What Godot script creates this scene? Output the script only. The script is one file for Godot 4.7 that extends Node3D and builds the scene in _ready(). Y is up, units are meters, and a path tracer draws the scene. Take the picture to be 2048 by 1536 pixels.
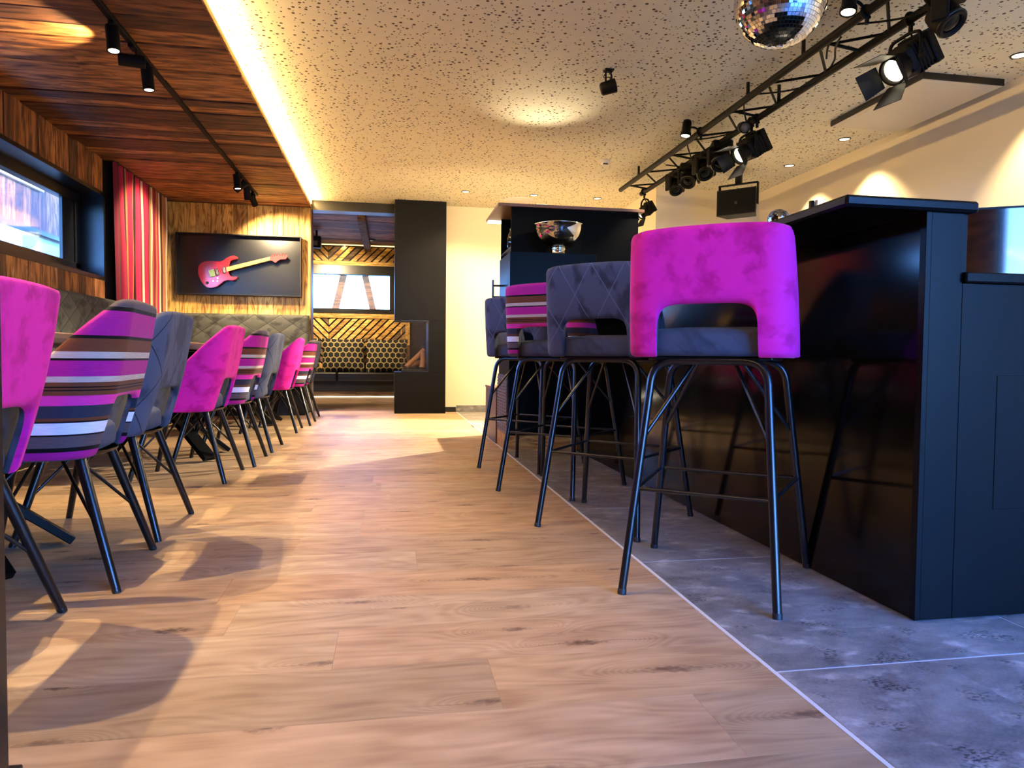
extends Node3D
# A bar lounge: bar stools along a black bar, dining chairs along a wooden side, stage truss, fireplace and lounge beyond.
# Units are metres, y up, the room runs along -z. The camera stands at the origin, 0.70 m above the floor.

const CEIL := 2.637      # plaster ceiling
const WCEIL := 2.55      # dropped wooden ceiling
const XL := -2.68        # left wall
const XR := 4.2          # right wall
const ZB := -9.0         # back wall
const ZR := 1.4          # rear wall, behind the camera
const LEDX := -0.962     # edge of the dropped wooden ceiling
const TILEX := 0.853     # where planks meet tiles
const WARM := Color(1.0, 0.88, 0.69)
const NEUTRAL := Color(1.0, 0.93, 0.82)

var used := {}
var mats := {}
var rng := RandomNumberGenerator.new()

# ------------------------------------------------------------------ mesh builder
class MB:
	var st := SurfaceTool.new()
	var sg := 1
	var uo := Vector2.ZERO
	var us := Vector2.ONE
	var la := 0
	func _init():
		st.begin(Mesh.PRIMITIVE_TRIANGLES)
	func smooth():
		sg += 1
		st.set_smooth_group(sg)
	func flat():
		st.set_smooth_group(0xFFFFFFFF)
	func vv(p: Vector3, uv := Vector2.ZERO):
		st.set_uv(uv * us + uo)
		st.add_vertex(p)
	func tri(a, b, c, ua := Vector2.ZERO, ub := Vector2.ZERO, uc := Vector2.ZERO):
		vv(a, ua); vv(b, ub); vv(c, uc)
	func tri_o(a: Vector3, b: Vector3, c: Vector3, o: Vector3, ua := Vector2.ZERO, ub := Vector2.ZERO, uc := Vector2.ZERO):
		var n := (a - c).cross(a - b)
		if n.dot((a + b + c) / 3.0 - o) < 0.0:
			tri(a, c, b, ua, uc, ub)
		else:
			tri(a, b, c, ua, ub, uc)
	func quad_o(a, b, c, d, o, ua := Vector2.ZERO, ub := Vector2.ZERO, uc := Vector2.ZERO, ud := Vector2.ZERO):
		tri_o(a, b, c, o, ua, ub, uc)
		tri_o(a, c, d, o, ua, uc, ud)
	func face_uv(p: Vector3, ax: int) -> Vector2:
		var b := (ax + 1) % 3
		var c := (ax + 2) % 3
		if la == c:
			return Vector2(p[c], p[b])
		return Vector2(p[b], p[c])
	# a box with chamfered edges (bv 0 gives a plain box)
	func box(c: Vector3, s: Vector3, bv := 0.0, xf := Transform3D.IDENTITY):
		flat()
		var h := s / 2.0
		var o := xf * c
		if bv <= 0.0:
			for ax in 3:
				var b := (ax + 1) % 3
				var d := (ax + 2) % 3
				for sn in [-1.0, 1.0]:
					var q := []
					for k in [[-1, -1], [1, -1], [1, 1], [-1, 1]]:
						var p := Vector3.ZERO
						p[ax] = sn * h[ax]; p[b] = k[0] * h[b]; p[d] = k[1] * h[d]
						q.append(p)
					quad_o(xf * (c + q[0]), xf * (c + q[1]), xf * (c + q[2]), xf * (c + q[3]), o, face_uv(q[0], ax), face_uv(q[1], ax), face_uv(q[2], ax), face_uv(q[3], ax))
			return
		bv = minf(bv, minf(h.x, minf(h.y, h.z)) * 0.98)
		var corner := func(sx, sy, sz, ax) -> Vector3:
			var p := Vector3(sx * (h.x - bv), sy * (h.y - bv), sz * (h.z - bv))
			p[ax] = [sx, sy, sz][ax] * h[ax]
			return p
		for ax in 3:
			var b := (ax + 1) % 3
			var d := (ax + 2) % 3
			for sn in [-1.0, 1.0]:
				var q := []
				for k in [[-1, -1], [1, -1], [1, 1], [-1, 1]]:
					var sg3 := [0.0, 0.0, 0.0]
					sg3[ax] = sn; sg3[b] = k[0]; sg3[d] = k[1]
					q.append(corner.call(sg3[0], sg3[1], sg3[2], ax))
				quad_o(xf * (c + q[0]), xf * (c + q[1]), xf * (c + q[2]), xf * (c + q[3]), o, face_uv(q[0], ax), face_uv(q[1], ax), face_uv(q[2], ax), face_uv(q[3], ax))
			# the edges that run along ax
			for k in [[-1, -1], [1, -1], [1, 1], [-1, 1]]:
				var e := []
				for sn in [-1.0, 1.0]:
					var sg3 := [0.0, 0.0, 0.0]
					sg3[ax] = sn; sg3[b] = k[0]; sg3[d] = k[1]
					e.append(corner.call(sg3[0], sg3[1], sg3[2], b))
					e.append(corner.call(sg3[0], sg3[1], sg3[2], d))
				quad_o(xf * (c + e[0]), xf * (c + e[1]), xf * (c + e[3]), xf * (c + e[2]), o, face_uv(e[0], b), face_uv(e[1], b), face_uv(e[3], b), face_uv(e[2], b))
		for sx in [-1, 1]:
			for sy in [-1, 1]:
				for sz in [-1, 1]:
					var a: Vector3 = corner.call(sx, sy, sz, 0)
					var b2: Vector3 = corner.call(sx, sy, sz, 1)
					var c2: Vector3 = corner.call(sx, sy, sz, 2)
					tri_o(xf * (c + a), xf * (c + b2), xf * (c + c2), o, face_uv(a, 0), face_uv(b2, 0), face_uv(c2, 0))
	# a box from its two corners
	func bar(a: Vector3, b: Vector3, bv := 0.0):
		box((a + b) / 2.0, (b - a).abs(), bv)
	# round tube along points; r is one radius or one for each point
	func tube(pts: Array, r, sides := 10, caps := true):
		smooth()
		var n := pts.size()
		var up := Vector3.UP
		var rings := []
		var t0: Vector3 = (pts[1] - pts[0]).normalized()
		if absf(t0.dot(up)) > 0.9:
			up = Vector3.RIGHT
		var nx := (up - t0 * up.dot(t0)).normalized()
		for i in n:
			var t: Vector3 = (pts[mini(i + 1, n - 1)] - pts[maxi(i - 1, 0)]).normalized()
			nx = (nx - t * nx.dot(t)).normalized()
			var ny := t.cross(nx)
			var rr: float = r[i] if r is Array else r
			var ring := []
			for k in sides:
				var a := TAU * k / sides
				ring.append(pts[i] + (nx * cos(a) + ny * sin(a)) * rr)
			rings.append(ring)
		for i in n - 1:
			var o: Vector3 = (pts[i] + pts[i + 1]) / 2.0
			for k in sides:
				var k2 := (k + 1) % sides
				quad_o(rings[i][k], rings[i][k2], rings[i + 1][k2], rings[i + 1][k], o, Vector2(float(k) / sides, i), Vector2(float(k + 1) / sides, i), Vector2(float(k + 1) / sides, i + 1), Vector2(float(k) / sides, i + 1))
		if caps:
			flat()
			for e in [[0, 1], [n - 1, n - 2]]:
				for k in sides:
					tri_o(pts[e[0]], rings[e[0]][k], rings[e[0]][(k + 1) % sides], pts[e[1]])
	# turned shape: profile of (radius, height); sharp corners where a point repeats
	func lathe(prof: Array, segs := 24, xf := Transform3D.IDENTITY):
		smooth()
		for i in prof.size() - 1:
			var a: Vector2 = prof[i]
			var b: Vector2 = prof[i + 1]
			if a.is_equal_approx(b):
				smooth()
				continue
			for k in segs:
				var t0 := TAU * k / segs
				var t1 := TAU * (k + 1) / segs
				var p := xf * Vector3(a.x * cos(t0), a.y, a.x * sin(t0))
				var q := xf * Vector3(a.x * cos(t1), a.y, a.x * sin(t1))
				var u := xf * Vector3(b.x * cos(t1), b.y, b.x * sin(t1))
				var w := xf * Vector3(b.x * cos(t0), b.y, b.x * sin(t0))
				var ua := Vector2(float(k) / segs, i)
				if b.x > 1e-6:
					tri(p, u, w, ua, ua, ua)
				if a.x > 1e-6:
					tri(p, q, u, ua, ua, ua)
	# outline in xy pushed out along z from z0 to z1
	func prism(poly: PackedVector2Array, z0: float, z1: float, xf := Transform3D.IDENTITY):
		flat()
		var idx := Geometry2D.triangulate_polygon(poly)
		var mid := (z0 + z1) / 2.0
		for e in [[z0, -1.0], [z1, 1.0]]:
			for i in range(0, idx.size(), 3):
				var a := Vector3(poly[idx[i]].x, poly[idx[i]].y, e[0])
				var b := Vector3(poly[idx[i + 1]].x, poly[idx[i + 1]].y, e[0])
				var c := Vector3(poly[idx[i + 2]].x, poly[idx[i + 2]].y, e[0])
				var o := (a + b + c) / 3.0
				o.z = mid
				tri_o(xf * a, xf * b, xf * c, xf * o, Vector2(a.x, a.y), Vector2(b.x, b.y), Vector2(c.x, c.y))
		var cw := Geometry2D.is_polygon_clockwise(poly)
		for i in poly.size():
			var p := poly[i]
			var q := poly[(i + 1) % poly.size()]
			var out := Vector2(q.y - p.y, p.x - q.x).normalized() * (-1.0 if cw else 1.0)
			var m := (p + q) / 2.0 - out * 0.01
			quad_o(xf * Vector3(p.x, p.y, z0), xf * Vector3(q.x, q.y, z0), xf * Vector3(q.x, q.y, z1), xf * Vector3(p.x, p.y, z1), xf * Vector3(m.x, m.y, mid), Vector2(p.x, p.y), Vector2(q.x, q.y), Vector2(q.x, q.y), Vector2(p.x, p.y))
	# rows of points joined to a smooth sheet
	func grid(rows: Array, uvs: Array, closed := false):
		smooth()
		for i in rows.size() - 1:
			var n: int = rows[i].size()
			for j in (n if closed else n - 1):
				var k := (j + 1) % n
				tri(rows[i][j], rows[i][k], rows[i + 1][k], uvs[i][j], uvs[i][k], uvs[i + 1][k])
				tri(rows[i][j], rows[i + 1][k], rows[i + 1][j], uvs[i][j], uvs[i + 1][k], uvs[i + 1][j])
	func done() -> ArrayMesh:
		st.generate_normals()
		return st.commit()

# ------------------------------------------------------------------ nodes
func numbered(n: String) -> String:
	if not used.has(n):
		used[n] = 0
		return n
	used[n] += 1
	return "%s_%03d" % [n, used[n]]

func tag(o: Node3D, label: String, category: String, group := "") -> Node3D:
	o.set_meta("label", label)
	o.set_meta("category", category)
	if group:
		o.set_meta("group", group)
	return o

func thing(called: String, label: String, category: String, at := Vector3.ZERO, turn := 0.0, group := "") -> Node3D:
	var o := Node3D.new()
	o.name = numbered(called)
	add_child(o)
	o.position = at
	o.rotation.y = turn
	return tag(o, label, category, group)

func struct(called: String, label: String, parent: Node3D = null) -> Node3D:
	var o := Node3D.new()
	o.name = numbered(called)
	(parent if parent else self).add_child(o)
	o.set_meta("kind", "structure")
	o.set_meta("label", label)
	o.set_meta("category", called.split("_")[0])
	return o

func part(parent: Node3D, called: String, mesh, m: Material, at := Vector3.ZERO, label := "") -> MeshInstance3D:
	var o := MeshInstance3D.new()
	o.name = called
	o.mesh = mesh.done() if mesh is MB else mesh
	o.material_override = m
	o.position = at
	parent.add_child(o, true)
	if label:
		o.set_meta("label", label)
	return o

func bx(parent: Node3D, called: String, a: Vector3, b: Vector3, m: Material, bv := 0.0, label := "") -> MeshInstance3D:
	var mb := MB.new()
	mb.box(Vector3.ZERO, (b - a).abs(), bv)
	return part(parent, called, mb, m, (a + b) / 2.0, label)

func spot(parent: Node3D, at: Vector3, to: Vector3, energy: float, angle: float, col := WARM, size := 0.03, soft := 0.4) -> SpotLight3D:
	var l := SpotLight3D.new()
	l.name = "lamp_beam"
	parent.add_child(l, true)
	l.look_at_from_position(at, to, Vector3.UP if absf((to - at).normalized().y) < 0.98 else Vector3.RIGHT)
	l.light_energy = energy
	l.spot_angle = angle
	l.spot_angle_attenuation = soft
	l.spot_range = 14.0
	l.spot_attenuation = 2.0
	l.light_color = col
	l.light_size = size
	l.shadow_enabled = true
	return l

func area(parent: Node3D, at: Vector3, to: Vector3, size: Vector2, energy: float, col: Color) -> AreaLight3D:
	var l := AreaLight3D.new()
	l.name = "lamp_glow"
	parent.add_child(l, true)
	l.look_at_from_position(at, to, Vector3.UP if absf((to - at).normalized().y) < 0.98 else Vector3.RIGHT)
	l.area_size = size
	l.area_normalize_energy = true
	l.light_energy = energy
	l.light_color = col
	l.area_range = 14.0
	l.area_attenuation = 2.0
	l.shadow_enabled = true
	return l

# ------------------------------------------------------------------ materials
func mat(n: String, c: Color, rough := 0.6, metal := 0.0) -> StandardMaterial3D:
	var m := StandardMaterial3D.new()
	m.resource_name = n
	m.albedo_color = c
	m.roughness = rough
	m.metallic = metal
	mats[n] = m
	return m

func glow(n: String, c: Color, e: float) -> StandardMaterial3D:
	var m := mat(n, Color(0.9, 0.9, 0.88), 0.5)
	m.emission_enabled = true
	m.emission = c
	m.emission_energy_multiplier = e
	return m

func textured(n: String, tex: Texture2D, rough: float, scale := Vector3.ONE, tint := Color.WHITE) -> StandardMaterial3D:
	var m := mat(n, tint, rough)
	m.albedo_texture = tex
	m.uv1_scale = scale
	return m

func relief(m: StandardMaterial3D, tex: Texture2D, cm: float):
	m.heightmap_enabled = true
	m.heightmap_texture = tex
	m.heightmap_scale = cm

func noise(freq: float, sd: int, oct := 3) -> FastNoiseLite:
	var n := FastNoiseLite.new()
	n.noise_type = FastNoiseLite.TYPE_SIMPLEX_SMOOTH
	n.seed = sd
	n.frequency = freq
	n.fractal_octaves = oct
	return n

func to_tex(w: int, h: int, data: PackedByteArray) -> ImageTexture:
	return ImageTexture.create_from_image(Image.create_from_data(w, h, false, Image.FORMAT_RGB8, data))

# wood grain that runs along x: [dark, middle, light, knot], contrast of rings and of streaks
func wood_tex(w: int, h: int, sd: int, cols: Array, ring: float, streak: float, knots: int, rp := 0.42, blotch := 0.2) -> ImageTexture:
	rng.seed = sd
	var n1 := noise(0.006, sd, 2)
	var n2 := noise(0.02, sd + 1, 3)
	var n3 := noise(0.01, sd + 2, 3)
	var ph := PackedFloat32Array()
	ph.resize(w * h)
	var kn := PackedFloat32Array()
	kn.resize(w * h)
	for y in h:
		for x in w:
			ph[y * w + x] = y * rp + n1.get_noise_2d(x * 0.35, y * 1.6) * 16.0
	for k in knots:
		var kx := rng.randi_range(0, w - 1)
		var ky := rng.randi_range(0, h - 1)
		var rx := rng.randf_range(14.0, 34.0) * w / 2048.0
		var ry := rx * rng.randf_range(0.3, 0.5)
		var dark := rng.randf_range(0.3, 0.95)
		for y in range(maxi(0, ky - int(ry * 5)), mini(h, ky + int(ry * 5))):
			for x in range(maxi(0, kx - int(rx * 6)), mini(w, kx + int(rx * 6))):
				var dx := (x - kx) / (rx * 2.2)
				var dy := (y - ky) / (ry * 1.6)
				var d2 := dx * dx + dy * dy
				var e := exp(-d2 * 0.7)
				var i := y * w + x
				ph[i] = lerpf(ph[i], sqrt(d2) * 9.0, e)
				var q := sqrt(dx * dx * 5.0 + dy * dy * 5.0) + n2.get_noise_2d(x * 3.0, y * 5.0) * 0.7
				kn[i] = maxf(kn[i], clampf(1.15 - q, 0.0, 1.0) * dark)
				# the dark crack that runs out of a knot
				kn[i] = maxf(kn[i], dark * 0.55 * clampf(1.0 - absf(y - ky - n1.get_noise_2d(x * 2.0, ky) * 6.0) / 2.2, 0.0, 1.0) * clampf(1.0 - absf(dx) / 2.4, 0.0, 1.0))
	var out := PackedByteArray()
	out.resize(w * h * 3)
	for y in h:
		for x in w:
			var i := y * w + x
			var r := 0.5 + 0.5 * sin(ph[i])
			var s := n2.get_noise_2d(x * 0.22, y * 7.0)
			var b := n3.get_noise_2d(x * 0.5, y * 2.5)
			var t := clampf(0.55 + (r - 0.5) * ring + s * streak + b * blotch * 2.0, 0.0, 1.0)
			var c: Color = cols[0].lerp(cols[1], t * 2.0) if t < 0.5 else cols[1].lerp(cols[2], t * 2.0 - 1.0)
			c = c.lerp(cols[3], kn[i])
			out[i * 3] = c.r8; out[i * 3 + 1] = c.g8; out[i * 3 + 2] = c.b8
	return to_tex(w, h, out)

# short pile that lies this way and that
func velvet_tex(sz: int, sd: int, c: Color, d: Color, amount: float) -> ImageTexture:
	var n1 := noise(5.0 / sz, sd, 4)
	var n2 := noise(14.0 / sz, sd + 1, 2)
	var n3 := noise(0.4, sd + 2, 1)
	n1.domain_warp_enabled = true
	n1.domain_warp_amplitude = sz * 0.12
	n1.domain_warp_frequency = 4.0 / sz
	var out := PackedByteArray()
	out.resize(sz * sz * 3)
	for y in sz:
		for x in sz:
			# wraps: four corners are blended near the far edges
			var v := n1.get_noise_2d(x, y)
			var fx := clampf((x - sz * 0.8) / (sz * 0.2), 0.0, 1.0)
			var fy := clampf((y - sz * 0.8) / (sz * 0.2), 0.0, 1.0)
			if fx > 0.0:
				v = lerpf(v, n1.get_noise_2d(x - sz, y), fx)
			if fy > 0.0:
				v = lerpf(v, lerpf(n1.get_noise_2d(x, y - sz), n1.get_noise_2d(x - sz, y - sz), fx), fy)
			var t := smoothstep(-0.1, 0.6, v) * amount + n2.get_noise_2d(x, y) * 0.10 * amount + n3.get_noise_2d(x, y) * 0.06
			var k := c.lerp(d, clampf(t, 0.0, 1.0))
			var i := (y * sz + x) * 3
			out[i] = k.r8; out[i + 1] = k.g8; out[i + 2] = k.b8
	return to_tex(sz, sz, out)

func quilt_color(sz: int, c: Color, thread: Color, w: float, sd: int, patch: Color) -> ImageTexture:
	var n := noise(5.0 / sz, sd, 4)
	var out := PackedByteArray()
	out.resize(sz * sz * 3)
	var reps := 4
	for y in sz:
		for x in sz:
			var u := float(x) / sz * reps
			var v := float(y) / sz * reps
			var a := absf(fposmod(u + v, 1.0) - 0.5)
			var b := absf(fposmod(u - v, 1.0) - 0.5)
			var d := 0.5 - maxf(a, b)
			var k := c.lerp(patch, smoothstep(0.0, 0.45, n.get_noise_2d(x, y)))
			if d < w:
				k = thread
			var i := (y * sz + x) * 3
			out[i] = k.r8; out[i + 1] = k.g8; out[i + 2] = k.b8
	return to_tex(sz, sz, out)

# woven bands across the cloth, from the top of a chair back down to its foot
func stripe_tex() -> ImageTexture:
	var h := 512
	var w := 64
	var mg := Color(0.66, 0.10, 0.50)
	var pk := Color(0.86, 0.20, 0.60)
	var br := Color(0.40, 0.22, 0.13)
	var cr := Color(0.72, 0.66, 0.62)
	var wh := Color(0.86, 0.86, 0.90)
	var gy := Color(0.34, 0.29, 0.30)
	var bl := Color(0.17, 0.18, 0.24)
	var bk := Color(0.035, 0.02, 0.03)
	var bands := [[0.0, gy], [0.065, bk], [0.09, mg], [0.245, bk], [0.265, br], [0.345, cr], [0.385, bk], [0.40, mg], [0.495, cr], [0.53, br], [0.555, bk], [0.563, br], [0.575, bk], [0.583, br], [0.61, pk], [0.67, bl], [0.745, br], [0.765, bk], [0.775, wh], [0.845, bk], [0.855, gy], [0.925, bk], [0.95, mg], [1.01, mg]]
	var n := noise(0.35, 5, 2)
	var out := PackedByteArray()
	out.resize(w * h * 3)
	for y in h:
		for x in w:
			var v := float(y) / h
			var c := gy
			for b in bands:
				if v >= b[0]:
					c = b[1]
			c = c.lerp(c * 0.82, 0.5 + 0.5 * n.get_noise_2d(x, y))
			var i := (y * w + x) * 3
			out[i] = c.r8; out[i + 1] = c.g8; out[i + 2] = c.b8
	return to_tex(w, h, out)

# acoustic plasterboard: three sizes of round holes strewn over the board (wraps)
func perforated_tex(hgt: bool) -> ImageTexture:
	var sz := 1024
	rng.seed = 77
	var n := noise(0.01, 9, 3)
	var out := PackedByteArray()
	out.resize(sz * sz * 3)
	for y in sz:
		for x in sz:
			var i := (y * sz + x) * 3
			var c := 255 if hgt else int(230.0 + 4.0 * n.get_noise_2d(x, y))
			out[i] = c
			out[i + 1] = c if hgt else c - 9
			out[i + 2] = c if hgt else c - 46
	var spots: Array[Vector3] = []
	for kind in [[7.8, 150], [5.2, 190], [3.2, 360]]:
		var made := 0
		var tries := 0
		while made < kind[1] and tries < 9000:
			tries += 1
			var p := Vector2(rng.randf() * sz, rng.randf() * sz)
			var ok := true
			for q in spots:
				var dx := absf(p.x - q.x)
				var dy := absf(p.y - q.y)
				dx = minf(dx, sz - dx); dy = minf(dy, sz - dy)
				var gap: float = (kind[0] + q.z) * 0.9 + (26.0 if kind[0] == q.z and kind[0] > 5.0 else 7.0)
				if dx * dx + dy * dy < gap * gap:
					ok = false
					break
			if ok:
				spots.append(Vector3(p.x, p.y, kind[0]))
				made += 1
	for s in spots:
		var r := int(s.z) + 2
		for dy in range(-r, r + 1):
			for dx in range(-r, r + 1):
				var a := clampf(s.z + 0.5 - sqrt(dx * dx + dy * dy), 0.0, 1.0)
				if a > 0.0:
					var i := (posmod(int(s.y) + dy, sz) * sz + posmod(int(s.x) + dx, sz)) * 3
					var hole := [0, 0, 0] if hgt else [92, 72, 44]
					for k in 3:
						out[i + k] = int(lerpf(out[i + k], hole[k], a))
	return to_tex(sz, sz, out)

func stone_tex(sz: int) -> ImageTexture:
	var n1 := noise(4.0 / sz, 21, 5)
	var n2 := noise(16.0 / sz, 22, 4)
	var n3 := noise(0.13, 23, 3)
	var n4 := noise(7.0 / sz, 24, 5)
	var out := PackedByteArray()
	out.resize(sz * sz * 3)
	for y in sz:
		for x in sz:
			var g := 0.49 + 0.12 * n1.get_noise_2d(x, y * 1.4) + 0.07 * n2.get_noise_2d(x, y * 1.7) + 0.05 * n3.get_noise_2d(x, y)
			var veil := smoothstep(0.12, 0.5, n4.get_noise_2d(x, y * 1.5)) * (0.6 + 0.8 * n2.get_noise_2d(x + 300, y))
			g += 0.20 * maxf(veil, 0.0)
			var dark := smoothstep(0.15, 0.5, n4.get_noise_2d(x + 900, y * 1.5 + 400)) * smoothstep(-0.05, 0.25, n3.get_noise_2d(x * 0.6, y * 1.1))
			g -= 0.20 * dark
			var i := (y * sz + x) * 3
			out[i] = clampi(int(g * 255), 0, 255)
			out[i + 1] = clampi(int(g * 250), 0, 255)
			out[i + 2] = clampi(int(g * 243), 0, 255)
	return to_tex(sz, sz, out)

# honeycomb print: pale lines on black plush
func hex_tex(sz: int, line: Color, ground: Color) -> ImageTexture:
	var h := int(sz * 1.7320508)
	var out := PackedByteArray()
	out.resize(sz * h * 3)
	for y in h:
		for x in sz:
			var p := Vector2(float(x) / sz, float(y) / sz)
			var best := 9.0
			var second := 9.0
			for j in range(-1, 5):
				for i in range(-1, 3):
					var c := Vector2(i + (0.5 if j % 2 else 0.0), j * 0.8660254)
					var d := p.distance_to(c)
					if d < best:
						second = best
						best = d
					elif d < second:
						second = d
			var k := line if second - best < 0.17 else ground
			var q := (y * sz + x) * 3
			out[q] = k.r8; out[q + 1] = k.g8; out[q + 2] = k.b8
	return to_tex(sz, h, out)

func curtain_tex() -> ImageTexture:
	rng.seed = 411
	var w := 1024
	var pal := [Color(0.62, 0.06, 0.24), Color(0.45, 0.05, 0.16), Color(0.16, 0.04, 0.05), Color(0.60, 0.40, 0.26), Color(0.78, 0.70, 0.60), Color(0.78, 0.12, 0.30), Color(0.26, 0.10, 0.07)]
	var out := PackedByteArray()
	out.resize(w * 4 * 3)
	var x := 0
	var last := -1
	while x < w:
		var k := rng.randi_range(0, pal.size() - 1)
		if k == last:
			continue
		last = k
		var n := rng.randi_range(8, 24) if k != 4 else rng.randi_range(6, 12)
		for i in range(x, mini(w, x + n)):
			for y in 4:
				var q := (y * w + i) * 3
				out[q] = pal[k].r8; out[q + 1] = pal[k].g8; out[q + 2] = pal[k].b8
		x += n
	return to_tex(w, 4, out)

# ------------------------------------------------------------------ scene
func _ready():
	camera_and_sky()
	make_materials()
	room()
	lounge()
	outside()
	fireplace()
	bar()
	cabinet()
	benches()
	tables()
	chairs()
	stools()
	wall_things()
	wood_ceiling_things()
	ceiling_things()
	truss()
	small_things()

func camera_and_sky():
	var cam := Camera3D.new()
	cam.name = "camera"
	add_child(cam)
	cam.position = Vector3(0, 0.70, 0)
	cam.rotation = Vector3(-0.0370157, -0.1744566, 0.0093940)
	cam.fov = rad_to_deg(2.0 * atan(768.0 / 1389.38))
	cam.near = 0.05
	cam.far = 200.0
	cam.current = true
	var env := Environment.new()
	env.background_mode = Environment.BG_SKY
	var sky := Sky.new()
	var ps := ProceduralSkyMaterial.new()
	ps.sky_top_color = Color(0.24, 0.50, 1.0)
	ps.sky_horizon_color = Color(0.50, 0.74, 1.0)
	ps.ground_horizon_color = Color(0.50, 0.72, 1.0)
	ps.ground_bottom_color = Color(0.26, 0.42, 0.62)
	ps.sky_energy_multiplier = 5.0
	ps.ground_energy_multiplier = 3.0
	sky.sky_material = ps
	env.sky = sky
	env.tonemap_mode = Environment.TONE_MAPPER_LINEAR
	env.tonemap_exposure = 1.22
	env.sdfgi_enabled = true
	env.ssao_enabled = true
	env.ssil_enabled = true
	var we := WorldEnvironment.new()
	we.name = "environment"
	we.environment = env
	add_child(we)

func make_materials():
	var floor_t := wood_tex(2048, 512, 3, [Color(0.53, 0.425, 0.325), Color(0.65, 0.552, 0.425), Color(0.73, 0.632, 0.50), Color(0.29, 0.22, 0.18)], 0.24, 0.10, 26, 0.22, 0.22)
	for k in 5:
		textured("oak_%d" % k, floor_t, 0.55, Vector3(1.0 / 3.2, 1.0 / 0.936, 1), [Color(1, 1, 1), Color(0.94, 0.92, 0.90), Color(1.0, 0.96, 0.91), Color(0.90, 0.89, 0.88), Color(1.0, 0.97, 0.95)][k])
	for k in 5:
		mats["oak_%d" % k].metallic_specular = 0.32
	var old_t := wood_tex(1024, 512, 12, [Color(0.33, 0.22, 0.12), Color(0.58, 0.41, 0.24), Color(0.74, 0.56, 0.36), Color(0.17, 0.10, 0.06)], 0.36, 0.13, 26, 0.25, 0.50)
	for k in 5:
		var m := textured("old_wood_%d" % k, old_t, 0.6, Vector3(1.0 / 2.0, 1.0 / 0.9, 1), [Color(0.92, 0.80, 0.70), Color(0.70, 0.58, 0.50), Color(1.0, 0.90, 0.78), Color(0.55, 0.45, 0.39), Color(0.86, 0.74, 0.62)][k])
		relief(m, old_t, 0.25)
	var gold_t := wood_tex(1024, 512, 31, [Color(0.55, 0.39, 0.16), Color(0.82, 0.66, 0.34), Color(0.92, 0.79, 0.48), Color(0.30, 0.19, 0.09)], 0.55, 0.11, 26, 0.21, 0.32)
	for k in 4:
		var m := textured("spruce_%d" % k, gold_t, 0.6, Vector3(1.0 / 2.0, 1.0 / 0.9, 1), [Color(1, 1, 1), Color(0.88, 0.84, 0.78), Color(1.0, 0.95, 0.86), Color(0.78, 0.72, 0.64)][k])
		relief(m, gold_t, 0.15)
	var grey_t := wood_tex(512, 256, 55, [Color(0.24, 0.20, 0.17), Color(0.42, 0.36, 0.31), Color(0.54, 0.48, 0.42), Color(0.16, 0.12, 0.10)], 0.25, 0.4, 4, 0.3, 0.3)
	textured("grey_wood", grey_t, 0.7, Vector3(1.0 / 2.0, 1.0 / 0.9, 1), Color(1.0, 0.93, 0.84)).metallic_specular = 0.25
	textured("table_wood", grey_t, 0.5, Vector3(1.0 / 2.0, 1.0 / 0.9, 1), Color(1.0, 0.86, 0.76))
	var per := textured("perforated", perforated_tex(false), 0.9, Vector3.ONE / 1.2)
	per.uv1_triplanar = true
	per.uv1_world_triplanar = true
	relief(per, perforated_tex(true), 0.4)
	var st := stone_tex(1024)
	for k in 3:
		textured("stone_%d" % k, st, 0.38, Vector3(1.0 / 1.3, 1.0 / 1.3, 1), [Color(1, 1, 1), Color(0.95, 0.95, 0.96), Color(1, 0.98, 0.97)][k])
	mat("fire_steel", Color(0.035, 0.034, 0.033), 0.5)
	mats.fire_steel.metallic_specular = 0.25
	mat("bar_black", Color(0.018, 0.02, 0.026), 0.34)
	mats.bar_black.metallic_specular = 0.24
	mat("matt_steel", Color(0.022, 0.021, 0.02), 0.6)
	mats.matt_steel.metallic_specular = 0.15
	mat("cabinet_black", Color(0.02, 0.021, 0.024), 0.3)
	mats.cabinet_black.metallic_specular = 0.12
	mat("grout", Color(0.80, 0.79, 0.78), 0.85)
	mat("alu", Color(0.72, 0.72, 0.72), 0.35, 0.9)
	mat("cream", Color(0.90, 0.85, 0.72), 0.9)
	mat("dark", Color(0.02, 0.02, 0.02), 0.9)
	mat("black_lacquer", Color(0.022, 0.022, 0.022), 0.11)
	mats.black_lacquer.metallic_specular = 0.28
	mat("black_satin", Color(0.05, 0.052, 0.06), 0.32)
	mat("black_matt", Color(0.045, 0.042, 0.042), 0.55)
	mat("black_metal", Color(0.04, 0.04, 0.045), 0.28, 0.0)
	mat("fixture", Color(0.04, 0.038, 0.036), 0.55)
	mats.fixture.metallic_specular = 0.28
	mat("chrome", Color(0.86, 0.85, 0.83), 0.07, 1.0)
	mat("mirror", Color(0.88, 0.88, 0.88), 0.02, 1.0)
	mat("brass", Color(0.80, 0.62, 0.28), 0.25, 1.0)
	mat("white_plastic", Color(0.86, 0.84, 0.78), 0.5)
	mat("lens", Color(0.35, 0.34, 0.33), 0.08)
	mat("leather", Color(0.05, 0.045, 0.04), 0.42)
	mat("smoked_mirror", Color(0.36, 0.34, 0.33), 0.05, 1.0)
	mat("panel_cream", Color(0.84, 0.80, 0.70), 0.45)
	mat("brown_board", Color(0.33, 0.24, 0.18), 0.5)
	mat("walnut", Color(0.42, 0.28, 0.20), 0.45)
	mat("guitar_red", Color(0.70, 0.015, 0.05), 0.12)
	mats.guitar_red.clearcoat_enabled = true
	mat("maple", Color(0.83, 0.66, 0.40), 0.35)
	mat("fret", Color(0.45, 0.36, 0.24), 0.35, 0.6)
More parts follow.
